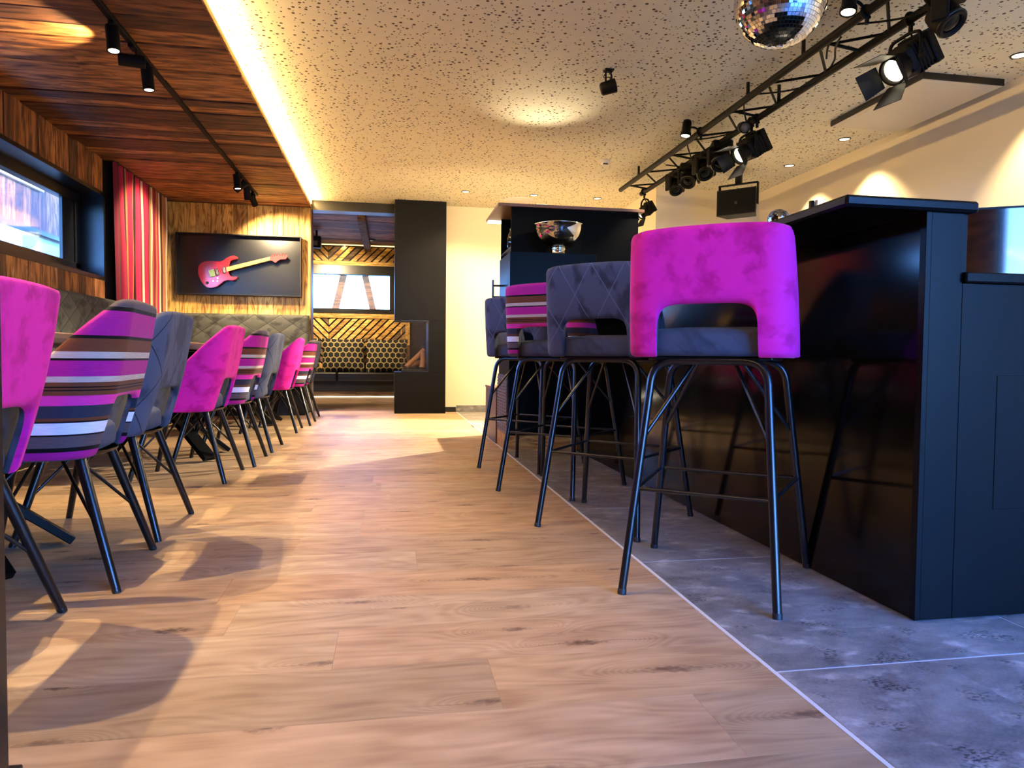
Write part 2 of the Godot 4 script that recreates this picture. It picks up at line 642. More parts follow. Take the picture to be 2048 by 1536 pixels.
	mat("charcoal", Color(0.10, 0.085, 0.08), 0.9)
	mat("log_wood", Color(0.50, 0.34, 0.20), 0.8)
	var gl := mat("glass", Color(0.96, 0.98, 1.0, 0.06), 0.02)
	gl.transparency = BaseMaterial3D.TRANSPARENCY_ALPHA
	var gt := mat("fire_glass", Color(0.25, 0.24, 0.24, 0.10), 0.03)
	gt.transparency = BaseMaterial3D.TRANSPARENCY_ALPHA
	var cry := mat("crystal", Color(1, 1, 1, 0.0), 0.02)
	cry.refraction_enabled = true
	cry.refraction_scale = 0.05
	glow("led_warm", Color(1.0, 0.80, 0.48), 3.4)
	glow("led_white", Color(1.0, 0.93, 0.80), 2.4)
	glow("lamp_face", Color(1.0, 0.93, 0.78), 9.0)
	glow("downlight_face", Color(1.0, 0.92, 0.76), 2.2)
	# cloth
	var pink := textured("pink_velvet", velvet_tex(512, 61, Color(0.85, 0.12, 0.555), Color(0.60, 0.02, 0.34), 0.60), 0.75, Vector3(1.5, 1.5, 1))
	var grey := textured("grey_velvet", velvet_tex(512, 67, Color(0.245, 0.26, 0.32), Color(0.16, 0.17, 0.22), 0.8), 0.75, Vector3(2.2, 2.2, 1))
	var quilt := textured("grey_quilt", quilt_color(512, Color(0.27, 0.285, 0.345), Color(0.11, 0.115, 0.15), 0.012, 71, Color(0.19, 0.20, 0.255)), 0.75, Vector3(0.25 / 0.155, 0.25 / 0.25, 1))
	var quilt2 := textured("stool_quilt", quilt_color(512, Color(0.25, 0.265, 0.335), Color(0.33, 0.36, 0.45), 0.012, 79, Color(0.155, 0.165, 0.22)), 0.75, Vector3(0.25 / 0.155, 0.25 / 0.25, 1))
	var benchq := textured("bench_quilt", quilt_color(512, Color(0.30, 0.30, 0.27), Color(0.10, 0.10, 0.09), 0.012, 73, Color(0.22, 0.22, 0.20)), 0.75, Vector3(0.25 / 0.30, 0.25 / 0.21, 1))
	var str_t := stripe_tex()
	var s1 := textured("stripe_chair", str_t, 0.75, Vector3(1.0, 1.0 / 0.475, 1))
	var s2 := textured("stripe_stool", str_t, 0.75, Vector3(1.0, 1.0 / 0.40, 1))
	s2.uv1_offset = Vector3(0, 0.10, 0)
	for m in [pink, grey, quilt, quilt2, s1, s2, benchq]:
		m.rim_enabled = true
		m.rim = 0.08
		m.rim_tint = 0.6
		m.metallic_specular = 0.25
	textured("honeycomb", hex_tex(96, Color(0.62, 0.55, 0.36), Color(0.025, 0.02, 0.02)), 0.8, Vector3(1.0 / 0.105, 1.0 / (0.105 * 1.732), 1))
	textured("curtain_cloth", curtain_tex(), 0.85, Vector3(1.0 / 2.6, 1, 1))

# a chamfered board; la is the axis of its length (0 x, 1 y, 2 z)
func board(parent: Node3D, called: String, at: Vector3, size: Vector3, la: int, m: Material, bv := 0.0015) -> MeshInstance3D:
	var mb := MB.new()
	mb.la = la
	mb.uo = Vector2(rng.randf() * 3.0, rng.randf() * 3.0)
	mb.box(Vector3.ZERO, size, bv)
	return part(parent, called, mb, m, at)

func slab(parent: Node3D, a: Vector3, b: Vector3, m: Material, called := "slab"):
	return bx(parent, called, a, b, m)

func room():
	# ---- floor: oak planks laid across the room
	var fl := struct("floor", "oak laminate plank floor of the aisle and dining side")
	slab(fl, Vector3(XL - 0.3, -0.15, ZB - 0.2), Vector3(TILEX, -0.009, ZR), mats.dark, "underlay")
	rng.seed = 5
	var rw := 0.2335
	var meshes := {}
	var seams := {0: -0.126, -1: 0.226, 3: 0.093, 1: -0.408}
	for row in range(-20, 33):
		var z1 := -1.577 - rw * row
		var z0 := maxf(z1 - rw, ZB - 0.2)
		if z1 > ZR:
			continue
		var start: float = seams[row] if seams.has(row) else rng.randf_range(-1.5, 0.0)
		while start > XL - 0.25:
			start -= 1.53
		var x := start
		while x < TILEX - 0.004:
			var x0 := maxf(x, XL - 0.25)
			var x1 := minf(x + 1.53, TILEX - 0.004)
			if x1 - x0 > 0.02:
				var size := Vector3(x1 - x0 - 0.0003, 0.009, z1 - z0 - 0.0003)
				var variant := rng.randi_range(0, 7)
				var key := "%.3f %.3f %d" % [size.x, size.z, variant]
				if not meshes.has(key):
					var mb := MB.new()
					mb.uo = Vector2(0.9 + 0.26 * variant, (variant % 4) * 0.234 + 0.117)
					mb.box(Vector3.ZERO, size, 0.0003)
					meshes[key] = mb.done()
				part(fl, "plank", meshes[key], mats["oak_%d" % rng.randi_range(0, 4)], Vector3((x0 + x1) / 2.0, -0.0045, (z0 + z1) / 2.0))
			x += 1.53
	# ---- floor: grey stone tiles round the bar
	var ft := struct("floor", "grey concrete-look floor tiles around the bar")
	slab(ft, Vector3(TILEX + 0.004, -0.15, ZB - 0.2), Vector3(XR + 0.2, -0.0012, ZR), mats.grout, "grout_bed")
	var tile_mesh := []
	for k in 6:
		var mb := MB.new()
		mb.uo = Vector2(0.43 * k, 0.27 * k)
		mb.box(Vector3.ZERO, Vector3(0.794, 0.01, 0.844), 0.0006)
		tile_mesh.append(mb.done())
	for i in 4:
		for j in range(-5, 9):
			var zc := -1.412 - 0.85 * j - 0.425
			part(ft, "tile", tile_mesh[(i * 5 + j * 7 + 40) % 6], mats["stone_%d" % posmod(i + j, 3)], Vector3(TILEX + 0.006 + 0.4 + 0.8 * i, -0.005, zc))
	var tr := struct("trim_1", "thin pale joint strip between planks and tiles")
	slab(tr, Vector3(TILEX - 0.004, -0.02, ZB + 0.02), Vector3(TILEX + 0.006, 0.0008, ZR), mats.grout, "joint_strip")

	# ---- plaster ceiling with acoustic holes
	var ce := struct("ceiling", "cream acoustic plaster ceiling with scattered round holes")
	slab(ce, Vector3(LEDX - 0.03, CEIL, ZB - 0.2), Vector3(XR + 0.2, CEIL + 0.15, ZR + 0.2), mats.perforated, "plasterboard")
	# ---- dropped ceiling of old boards
	var wc := struct("ceiling", "dropped ceiling of old dark brown boards")
	slab(wc, Vector3(XL - 0.3, WCEIL + 0.02, ZB - 0.2), Vector3(LEDX - 0.012, CEIL + 0.15, ZR + 0.2), mats.brown_board, "backing")
	rng.seed = 19
	var z := ZR
	while z > ZB:
		var w := rng.randf_range(0.11, 0.21)
		w = minf(w, z - ZB)
		var proud := rng.randf_range(0.0, 0.014)
		board(wc, "board", Vector3((XL + LEDX) / 2.0, WCEIL + 0.011 - proud, z - w / 2.0), Vector3(LEDX - XL - 0.006, 0.024, w - rng.randf_range(0.004, 0.012)), 0, mats["old_wood_%d" % rng.randi_range(0, 4)], 0.005)
		z -= w
	board(wc, "edge_board", Vector3(LEDX - 0.008, WCEIL + 0.012, (ZR + ZB) / 2.0), Vector3(0.014, 0.03, ZR - ZB), 2, mats.spruce_1)

	# ---- left wall: old boards above and below a long window
	var wl := struct("wall_left", "left wall clad in old upright brown boards")
	var xb := XL - 0.03
	slab(wl, Vector3(xb - 0.25, 0, -7.2), Vector3(xb, 1.40, ZR), mats.brown_board, "masonry")
	slab(wl, Vector3(xb - 0.25, 2.23, -7.2), Vector3(xb, CEIL, ZR), mats.brown_board, "masonry")
	slab(wl, Vector3(xb - 0.25, 0, ZB - 0.25), Vector3(xb, CEIL, -7.2), mats.brown_board, "masonry")
	slab(wl, Vector3(xb - 0.25, 1.40, -3.0), Vector3(xb, 2.23, ZR), mats.brown_board, "masonry")
	rng.seed = 23
	z = ZR
	while z > -7.22:
		var w := rng.randf_range(0.09, 0.19)
		w = minf(w, z + 7.22)
		if w < 0.02:
			break
		for e in ([[2.205, WCEIL], [0.5, 1.432]] if z - w < -3.0 else [[0.0, WCEIL]]):
			var proud := rng.randf_range(0.0, 0.008)
			board(wl, "board", Vector3(XL - 0.012 + proud, (e[0] + e[1]) / 2.0, z - w / 2.0), Vector3(0.024, e[1] - e[0], w - 0.006), 1, mats["old_wood_%d" % rng.randi_range(0, 4)], 0.003)
		z -= w
	# window in the left wall
	var wi := struct("window_1", "long dark-framed window in the wooden side wall")
	for b in [[Vector3(-2.87, 2.195, -7.2), Vector3(-2.668, 2.23, -3.0)], [Vector3(-2.87, 1.40, -7.2), Vector3(-2.668, 1.435, -3.0)], [Vector3(-2.87, 1.40, -7.225), Vector3(-2.668, 2.23, -7.19)]]:
		slab(wi, b[0], b[1], mats.black_satin, "reveal")
	for b in [[Vector3(-2.95, 2.11, -7.2), Vector3(-2.87, 2.20, -3.0)], [Vector3(-2.95, 1.43, -7.2), Vector3(-2.87, 1.55, -3.0)], [Vector3(-2.95, 1.5, -7.2), Vector3(-2.87, 2.15, -7.09)], [Vector3(-2.95, 1.5, -4.3), Vector3(-2.87, 2.15, -4.2)]]:
		bx(wi, "frame_bar", b[0], b[1], mats.black_satin, 0.004)
	for b in [[Vector3(-2.925, 1.55, -7.09), Vector3(-2.915, 2.11, -4.3)], [Vector3(-2.925, 1.55, -4.2), Vector3(-2.915, 2.11, -3.0)]]:
		slab(wi, b[0], b[1], mats.glass, "pane")
	slab(wi, Vector3(-2.91, 1.55, -7.09), Vector3(-2.885, 2.11, -6.86), mats.black_satin, "sash_panel")

	# ---- back wall: golden boards, a tall opening, cream plaster
	var wb := struct("wall_back", "end wall clad in golden upright spruce boards")
	slab(wb, Vector3(XL - 0.3, 0, ZB - 0.22), Vector3(-0.975, CEIL, ZB - 0.025), mats.brown_board, "masonry")
	rng.seed = 29
	var x := XL
	while x < -0.972:
		var w := rng.randf_range(0.10, 0.20)
		if -0.972 - x - w < 0.06:
			w = -0.972 - x
		var proud := rng.randf_range(0.0, 0.006)
		board(wb, "board", Vector3(x + w / 2.0, 1.3, ZB - 0.012 + proud), Vector3(w - 0.004, 2.6 - 0.04, 0.024), 1, mats["spruce_%d" % rng.randi_range(0, 3)], 0.003)
		x += w
	bx(wb, "edge_board", Vector3(-0.975, 0, ZB - 0.22), Vector3(-0.963, CEIL, ZB + 0.012), mats.brown_board, 0.002)
	var wp := struct("wall_back", "cream plaster end wall beside the black fireplace")
	slab(wp, Vector3(0.60, 0, ZB - 0.3), Vector3(3.0, CEIL, ZB + 0.03), mats.cream, "plaster")
	var li := struct("trim_2", "black steel lintel over the opening to the lounge")
	slab(li, Vector3(-0.963, 2.52, ZB - 0.2), Vector3(0.7, CEIL + 0.1, ZB + 0.0), mats.black_satin, "lintel")
	var b1 := struct("baseboard_back", "black baseboard at the foot of the cream wall")
	slab(b1, Vector3(0.69, 0, ZB + 0.03), Vector3(0.845, 0.065, ZB + 0.045), mats.black_matt, "board")
	var b2 := struct("baseboard_back", "grey stone baseboard at the foot of the cream wall")
	slab(b2, Vector3(0.848, 0, ZB + 0.03), Vector3(2.95, 0.085, ZB + 0.042), mats.stone_0, "stone_strip")
	# ---- right: a cream block that stands forward, then the long wall
	var wk := struct("wall_right", "cream wall block standing forward behind the loudspeaker")
	slab(wk, Vector3(2.95, 0, ZB - 0.3), Vector3(XR + 0.2, CEIL, -7.5), mats.cream, "plaster")
	var wr := struct("wall_right", "long cream plaster wall behind the bar")
	slab(wr, Vector3(XR, 0, -7.5), Vector3(XR + 0.2, CEIL, ZR + 0.2), mats.cream, "plaster")
	# ---- rear wall behind the camera, glazed for most of its width
	var wq := struct("wall_rear", "rear wall with wide glazing")
	slab(wq, Vector3(XL - 0.3, 0, ZR), Vector3(1.1, CEIL, ZR + 0.2), mats.old_wood_0, "masonry")
	slab(wq, Vector3(3.9, 0, ZR), Vector3(XR + 0.2, CEIL, ZR + 0.2), mats.cream, "masonry")
	slab(wq, Vector3(1.1, 2.35, ZR), Vector3(3.9, CEIL, ZR + 0.2), mats.cream, "masonry")
	var w2 := struct("window_2", "wide glazed doors in the rear wall")
	for k in 3:
		var xx := 1.1 + 1.4 * k
		bx(w2, "frame_bar", Vector3(maxf(xx - 0.04, 1.1), 0.0, ZR + 0.06), Vector3(minf(xx + 0.04, 3.9), 2.35, ZR + 0.14), mats.black_satin, 0.004)
		if k < 2:
			slab(w2, Vector3(xx + 0.04, 0.08, ZR + 0.095), Vector3(xx + 1.36, 2.27, ZR + 0.105), mats.glass, "pane")
			bx(w2, "frame_bar", Vector3(xx + 0.04, 2.27, ZR + 0.06), Vector3(xx + 1.36, 2.35, ZR + 0.14), mats.black_satin, 0.004)
			bx(w2, "frame_bar", Vector3(xx + 0.04, 0.0, ZR + 0.06), Vector3(xx + 1.36, 0.08, ZR + 0.14), mats.black_satin, 0.004)
	# ---- cove light along the edge of the dropped ceiling
	var cove := thing("cove_led_strip", "long glowing warm strip light along edge of wooden ceiling", "strip light", Vector3(LEDX, 2.6, -3.8))
	var mb := MB.new()
	mb.box(Vector3(0.004, 0.006, 0), Vector3(0.016, 0.05, 10.3), 0.004)
	part(cove, "light_diffuser", mb, mats.led_warm)
	bx(cove, "profile", Vector3(-0.012, -0.028, -5.16), Vector3(-0.002, 0.037, 5.16), mats.alu)
	area(cove, Vector3(LEDX + 0.02, 2.6, -3.8), Vector3(LEDX + 1.0, 2.95, -3.8), Vector2(10.3, 0.03), 13.0, Color(1.0, 0.83, 0.55))

func chevron(parent: Node3D, x0: float, y0: float, x1: float, y1: float, apex: float, zf: float, shift: float):
	# boards fall from both sides to the line x = apex, with dark gaps between them
	var pitch := 0.13
	var w := 0.094
	for side in [1.0, -1.0]:
		var reach: float = (x1 - apex) if side > 0 else (apex - x0)
		var rect := PackedVector2Array([Vector2(0.004, y0), Vector2(reach, y0), Vector2(reach, y1), Vector2(0.004, y1)])
		var k := -int(reach / pitch) - 2
		while y0 + shift + k * pitch < y1:
			var c: float = y0 + shift + k * pitch
			var strip := PackedVector2Array([Vector2(0, c), Vector2(reach, c + reach), Vector2(reach, c + reach + w), Vector2(0, c + w)])
			for poly in Geometry2D.intersect_polygons(strip, rect):
				var q := PackedVector2Array()
				for p in poly:
					q.append(Vector2(apex + p.x * side, p.y))
				var mb := MB.new()
				mb.uo = Vector2(rng.randf() * 2.0, rng.randf() * 2.0)
				mb.prism(q, zf - 0.02, zf)
				part(parent, "slat", mb, mats[["spruce_0", "spruce_2", "grey_wood", "spruce_1", "spruce_3"][rng.randi_range(0, 4)]])
			k += 1

func pillow(w: float, h: float, t: float) -> ArrayMesh:
	var mb := MB.new()
	for sd in [-1.0, 1.0]:
		var rows := []
		var uvs := []
		for j in 15:
			var row := []
			var uv := []
			for i in 15:
				var u := i / 7.0 - 1.0
				var v := j / 7.0 - 1.0
				var puff := pow(maxf(0.0, (1.0 - u * u) * (1.0 - v * v)), 0.38)
				var pin := 1.0 - 0.06 * (1.0 - absf(v)) * absf(u) * absf(u)
				var pin2 := 1.0 - 0.06 * (1.0 - absf(u)) * absf(v) * absf(v)
				row.append(Vector3(u * w / 2.0 * pin, v * h / 2.0 * pin2, sd * (0.004 + t / 2.0 * puff)))
				uv.append(Vector2(u * w / 2.0 + 1.0, v * h / 2.0 + 1.0))
			if sd > 0:
				row.reverse(); uv.reverse()
			rows.append(row); uvs.append(uv)
		mb.grid(rows, uvs)
	return mb.done()

func lounge():
	rng.seed = 37
	var zl := -12.8
	var fl := struct("floor", "grey-brown plank floor of the lounge beyond the opening")
	slab(fl, Vector3(-2.9, -0.15, -13.0), Vector3(1.7, 0.0, ZB - 0.2), mats.grey_wood)
	var ce := struct("ceiling", "dark board ceiling of the lounge")
	var z := ZB - 0.2
	while z > -12.9:
		var w := rng.randf_range(0.14, 0.24)
		board(ce, "board", Vector3(-0.6, 2.69 + rng.randf_range(0.0, 0.008), z - w / 2.0), Vector3(4.6, 0.02, w - 0.006), 0, mats["old_wood_%d" % rng.randi_range(0, 4)])
		z -= w
	slab(ce, Vector3(-2.9, 2.71, -13.0), Vector3(1.7, 2.82, ZB - 0.2), mats.brown_board, "backing")
	for x in [-0.39, -1.26]:
		bx(ce, "beam", Vector3(x - 0.055, 2.58, -12.78), Vector3(x + 0.055, 2.69, -9.9), mats.grey_wood, 0.006)
	var wl := struct("wall_left", "left wall of the lounge")
	slab(wl, Vector3(-2.95, 0, -13.0), Vector3(-2.75, 2.8, ZB - 0.22), mats.brown_board)
	var wr := struct("wall_right", "right wall of the lounge")
	slab(wr, Vector3(1.5, 0, -13.0), Vector3(1.7, 2.8, ZB - 0.3), mats.cream)
	var wb := struct("wall_back", "lounge end wall with chevron slats above and below its window")
	slab(wb, Vector3(-2.9, 0, -13.0), Vector3(1.6, 1.47, zl - 0.03), mats.black_matt, "backing")
	slab(wb, Vector3(-2.9, 2.33, -13.0), Vector3(1.6, 2.8, zl - 0.03), mats.black_matt, "backing")
	slab(wb, Vector3(0.10, 1.47, -13.0), Vector3(1.6, 2.33, zl - 0.03), mats.black_matt, "backing")
	slab(wb, Vector3(-2.9, 1.47, -13.0), Vector3(-2.3, 2.33, zl - 0.03), mats.black_matt, "backing")
	chevron(wb, -2.2, 2.40, 0.45, 2.66, -1.08, zl, 0.05)
	chevron(wb, -2.2, 0.45, 0.28, 1.39, -1.07, zl, 0.03)
	bx(wb, "rail", Vector3(-2.3, 2.33, zl - 0.03), Vector3(0.6, 2.40, zl + 0.02), mats.spruce_1, 0.003)
	bx(wb, "rail", Vector3(-2.3, 1.39, zl - 0.03), Vector3(0.6, 1.47, zl + 0.02), mats.spruce_1, 0.003)
	bx(wb, "rail", Vector3(0.28, 0.45, zl - 0.03), Vector3(0.36, 1.39, zl + 0.015), mats.spruce_1, 0.003)
	var wi := struct("window_3", "dark-framed lounge window with white daylight")
	bx(wi, "blind_box", Vector3(-2.3, 2.165, zl - 0.12), Vector3(0.10, 2.33, zl + 0.03), mats.black_satin, 0.004)
	bx(wi, "frame_bar", Vector3(-2.3, 1.47, zl - 0.12), Vector3(0.10, 1.56, zl + 0.02), mats.black_satin, 0.004)
	bx(wi, "frame_bar", Vector3(-0.005, 1.56, zl - 0.12), Vector3(0.10, 2.165, zl + 0.02), mats.black_satin, 0.004)
	bx(wi, "frame_bar", Vector3(-2.3, 1.56, zl - 0.12), Vector3(-2.2, 2.165, zl + 0.02), mats.black_satin, 0.004)
	slab(wi, Vector3(-2.2, 1.56, zl - 0.075), Vector3(-0.005, 2.165, zl - 0.065), mats.glass, "pane")
	# bench with leather seat pads
	var be := thing("lounge_bench", "long black leather bench against the chevron slats", "bench", Vector3(-0.9, 0, -12.55))
	bx(be, "base", Vector3(-1.7, 0.10, -0.2), Vector3(1.9, 0.28, 0.2), mats.black_matt)
	for s in [[-1.7, 0.0], [0.008, 1.9]]:
		bx(be, "seat_pad", Vector3(s[0], 0.28, -0.2), Vector3(s[1], 0.425, 0.24), mats.leather, 0.02)
	for s in [[-1.7, 0.32], [0.326, 1.9]]:
		bx(be, "drawer_front", Vector3(s[0], 0.018, 0.12), Vector3(s[1], 0.10, 0.17), mats.grey_wood, 0.003)
	var cush := pillow(0.74, 0.60, 0.17)
	for k in 3:
		var c := thing("honeycomb_cushion", ["honeycomb patterned black and gold cushion at the bench end hidden by chairs", "honeycomb patterned black and gold cushion below the slat chevron point", "honeycomb patterned black and gold cushion beside the glass firebox"][k], "cushion", Vector3([-1.57, -0.81, -0.05][k], 0.425, -12.6), 0.0, "cushions on the lounge bench")
		part(c, "cover", cush, mats.honeycomb, Vector3(0, 0.298, -0.05)).rotation.x = -0.12
	var st := thing("bench_led_strip", "thin white glowing strip light under the lounge bench", "strip light", Vector3(-0.8, 0.008, -12.36))
	bx(st, "light_tube", Vector3(-1.8, -0.006, -0.01), Vector3(1.9, 0.008, 0.01), mats.led_white)
	area(st, Vector3(-0.8, 0.02, -12.33), Vector3(-0.8, 0.0, -11.5), Vector2(3.6, 0.015), 0.5, NEUTRAL)
	var su := thing("slat_wall_led_strip", "warm glowing strip light washing the upper chevron slats", "strip light", Vector3(-0.8, 2.675, -12.70))
	bx(su, "light_tube", Vector3(-1.4, -0.006, -0.012), Vector3(1.4, 0.008, 0.012), mats.led_warm)
	area(su, Vector3(-0.8, 2.665, -12.70), Vector3(-0.8, 2.0, -12.78), Vector2(2.8, 0.02), 1.6, WARM)
	var cs := thing("lounge_ceiling_speaker", "small round black grille on the lounge ceiling", "speaker", Vector3(-0.34, 2.69, -12.05))
	var mb := MB.new()
	mb.lathe([Vector2(0, -0.035), Vector2(0.07, -0.035), Vector2(0.1, -0.02), Vector2(0.115, 0.0)], 20)
	part(cs, "grille", mb, mats.black_satin)
	mb = MB.new()
	mb.lathe([Vector2(0.03, -0.037), Vector2(0.045, -0.042), Vector2(0.06, -0.037)], 20)
	part(cs, "ring", mb, mats.chrome)
	var ls := thing("lounge_spotlight", "square black spotlight under the lounge ceiling", "spotlight", Vector3(-1.14, 2.69, -11.4))
	bx(ls, "stem", Vector3(-0.015, -0.12, -0.015), Vector3(0.015, 0, 0.015), mats.fixture)
	bx(ls, "head", Vector3(-0.07, -0.28, -0.07), Vector3(0.07, -0.1, 0.07), mats.fixture, 0.01)
	bx(ls, "lens", Vector3(-0.05, -0.25, 0.07), Vector3(0.02, -0.18, 0.075), mats.lens)
	spot(ls, Vector3(-1.14, 2.38, -11.4), Vector3(-0.9, 0.8, -12.6), 8.0, 62.0, WARM, 0.04)

func outside():
	for e in [["braceL", Vector2(-0.846, 2.244), Vector2(-0.991, 1.627)], ["braceR", Vector2(-0.462, 2.237), Vector2(-0.322, 1.613)]]:
		var a: Vector2 = e[1]
		var b: Vector2 = e[2]
		var d := (a - b).normalized()
		a += d * 0.8
		b -= d * 0.6
		var t := thing("timber_brace", "slanting outdoor timber brace behind the lounge window, " + ("nearer to" if a.x < b.x else "farther from") + " the fireplace", "timber brace", Vector3(0, 0, 0), 0.0, "timber braces outside")
		var mb := MB.new()
		var n := Vector2(-d.y, d.x) * 0.06
		mb.prism(PackedVector2Array([a + n, b + n, b - n, a - n]), -13.46, -13.34)
		part(t, "beam", mb, mats.old_wood_0)
	var tp := thing("timber_plate", "outdoor timber plate above the slanting braces", "timber beam", Vector3(-0.65, 2.95, -13.4))
	bx(tp, "beam", Vector3(-1.6, -0.08, -0.08), Vector3(1.6, 0.08, 0.08), mats.old_wood_0, 0.005)
	var pr := thing("added_porch_roof", "added dark roof above the lounge window, cutting its sky light", "roof", Vector3(-0.65, 3.03, -14.2))  # unseen overhang, added to lower the daylight entering the lounge
	bx(pr, "deck", Vector3(-3.2, 0.0, -1.4), Vector3(3.2, 0.08, 1.2), mats.old_wood_3)
	var fs := thing("timber_fascia", "brown board-clad gable seen through the side window", "facade", Vector3(-4.5, 0, -9.5))
	rng.seed = 43
	var z := 2.4
	while z > -2.6:
		var w := rng.randf_range(0.14, 0.22)
		board(fs, "board", Vector3(0, 2.85, z - w / 2.0), Vector3(0.03, 1.14, w - 0.004), 1, mats["old_wood_%d" % rng.randi_range(0, 4)])
		z -= w
	bx(fs, "strip_lamp_bar", Vector3(-0.1, 2.80, -0.56), Vector3(0.06, 2.86, 2.4), mats.white_plastic)  # unlit white bar standing in for a strip lamp
	bx(fs, "rail", Vector3(-0.05, 2.24, -2.6), Vector3(0.05, 2.30, 2.4), mats.black_satin)
	var rf := thing("added_porch_roof", "added dark roof beyond the side window, shading the gable boards", "roof", Vector3(-4.9, 3.45, -7.5))  # unseen roof, added to keep sky light off the gable boards
	bx(rf, "deck", Vector3(-1.9, 0.0, -5.5), Vector3(1.94, 0.08, 8.9), mats.old_wood_3)
	var pl := thing("added_porch_lamp", "added round lamp beyond the side window, warming the gable boards", "lamp", Vector3(-3.7, 3.44, -8.3))  # unseen lamp, added to warm the gable boards against the blue sky
	var lm := MB.new()
	lm.lathe([Vector2(0, -0.09), Vector2(0.06, -0.08), Vector2(0.09, -0.04), Vector2(0.09, -0.02)], 20)
	part(pl, "lamp_globe", lm, mats.led_warm)
	lm = MB.new()
	lm.lathe([Vector2(0.095, -0.02), Vector2(0.1, -0.015), Vector2(0.1, 0.005), Vector2(0, 0.005)], 20)
	part(pl, "base", lm, mats.black_satin)
	spot(pl, Vector3(-3.7, 3.32, -8.3), Vector3(-4.5, 2.6, -9.6), 12.0, 70.0, WARM, 0.06)
	var po := thing("porch_wall", "cream outdoor wall end below the board-clad gable", "wall", Vector3(-4.6, 0, -10.9))
	bx(po, "plaster", Vector3(-0.1, 0, -1.0), Vector3(0.1, 2.24, 0.86), mats.cream)
	var pa := thing("parapet", "low dark outdoor parapet beyond the side window", "parapet", Vector3(-4.6, 0, -7.4))
	bx(pa, "coping", Vector3(-0.1, 1.96, -2.6), Vector3(0.1, 2.02, 3.0), mats.black_satin)
	bx(pa, "plaster", Vector3(-0.08, 0, -2.6), Vector3(0.08, 1.96, 3.0), mats.black_matt)

func fireplace():
	var x0 := 0.057
	var x1 := 0.69
	var z0 := -9.34
	var z1 := -8.72
	var f := thing("fireplace_column", "tall black steel fireplace column with corner glass firebox", "fireplace", Vector3(x0, 0, z1))
	var o := Vector3(x0, 0, z1)
	bx(f, "base", Vector3(x0, 0, z0) - o, Vector3(x1, 0.517, z1) - o, mats.fire_steel, 0.003)
	bx(f, "hood", Vector3(x0, 1.160, z0) - o, Vector3(x1, CEIL - 0.002, z1) - o, mats.fire_steel, 0.003)
	bx(f, "pier", Vector3(0.477, 0.517, z0) - o, Vector3(x1, 1.160, z1) - o, mats.fire_steel, 0.0)
	bx(f, "glass_front", Vector3(0.146, 0.53, z1 - 0.012) - o, Vector3(0.474, 1.15, z1 - 0.006) - o, mats.fire_glass)
	bx(f, "glass_side", Vector3(0.143, 0.53, z0 + 0.03) - o, Vector3(0.149, 1.15, z1 - 0.014) - o, mats.fire_glass)
	for b in [[Vector3(0.14, 0.517, z1 - 0.015), Vector3(0.477, 0.53, z1 + 0.002)], [Vector3(0.14, 1.15, z1 - 0.015), Vector3(0.477, 1.16, z1 + 0.002)], [Vector3(0.468, 0.53, z1 - 0.015), Vector3(0.477, 1.15, z1 + 0.002)]]:
		bx(f, "frame_bar", b[0] - o, b[1] - o, mats.black_metal, 0.001)
	bx(f, "ember_bed", Vector3(0.16, 0.517, z0 + 0.06) - o, Vector3(0.46, 0.55, z1 - 0.05) - o, mats.charcoal, 0.01)
	rng.seed = 3
	for k in 8:
		var mb := MB.new()
		mb.box(Vector3.ZERO, Vector3(rng.randf_range(0.03, 0.06), 0.03, rng.randf_range(0.03, 0.05)), 0.008, Transform3D(Basis(Vector3.UP, rng.randf() * 3.0), Vector3.ZERO))
		part(f, "ember", mb, mats.charcoal, Vector3(0.19 + 0.033 * k, 0.56, z1 - 0.09 - rng.randf() * 0.3) - o)
	var logs := [[Vector3(0.20, 0.575, z1 - 0.10), Vector3(0.43, 0.80, z1 - 0.22), 0.032], [Vector3(0.40, 0.57, z1 - 0.10), Vector3(0.41, 0.76, z1 - 0.16), 0.035], [Vector3(0.24, 0.58, z1 - 0.30), Vector3(0.44, 0.66, z1 - 0.14), 0.034], [Vector3(0.33, 0.57, z1 - 0.36), Vector3(0.43, 0.84, z1 - 0.28), 0.028]]
	for l in logs:
		var mb := MB.new()
		mb.tube([l[0] - o, (l[0] + l[1]) / 2.0 + Vector3(0.006, 0.004, 0) - o, l[1] - o], [l[2], l[2] * 0.95, l[2] * 0.85], 9)
		part(f, "firewood_log", mb, mats.log_wood if l != logs[3] else mats.charcoal)

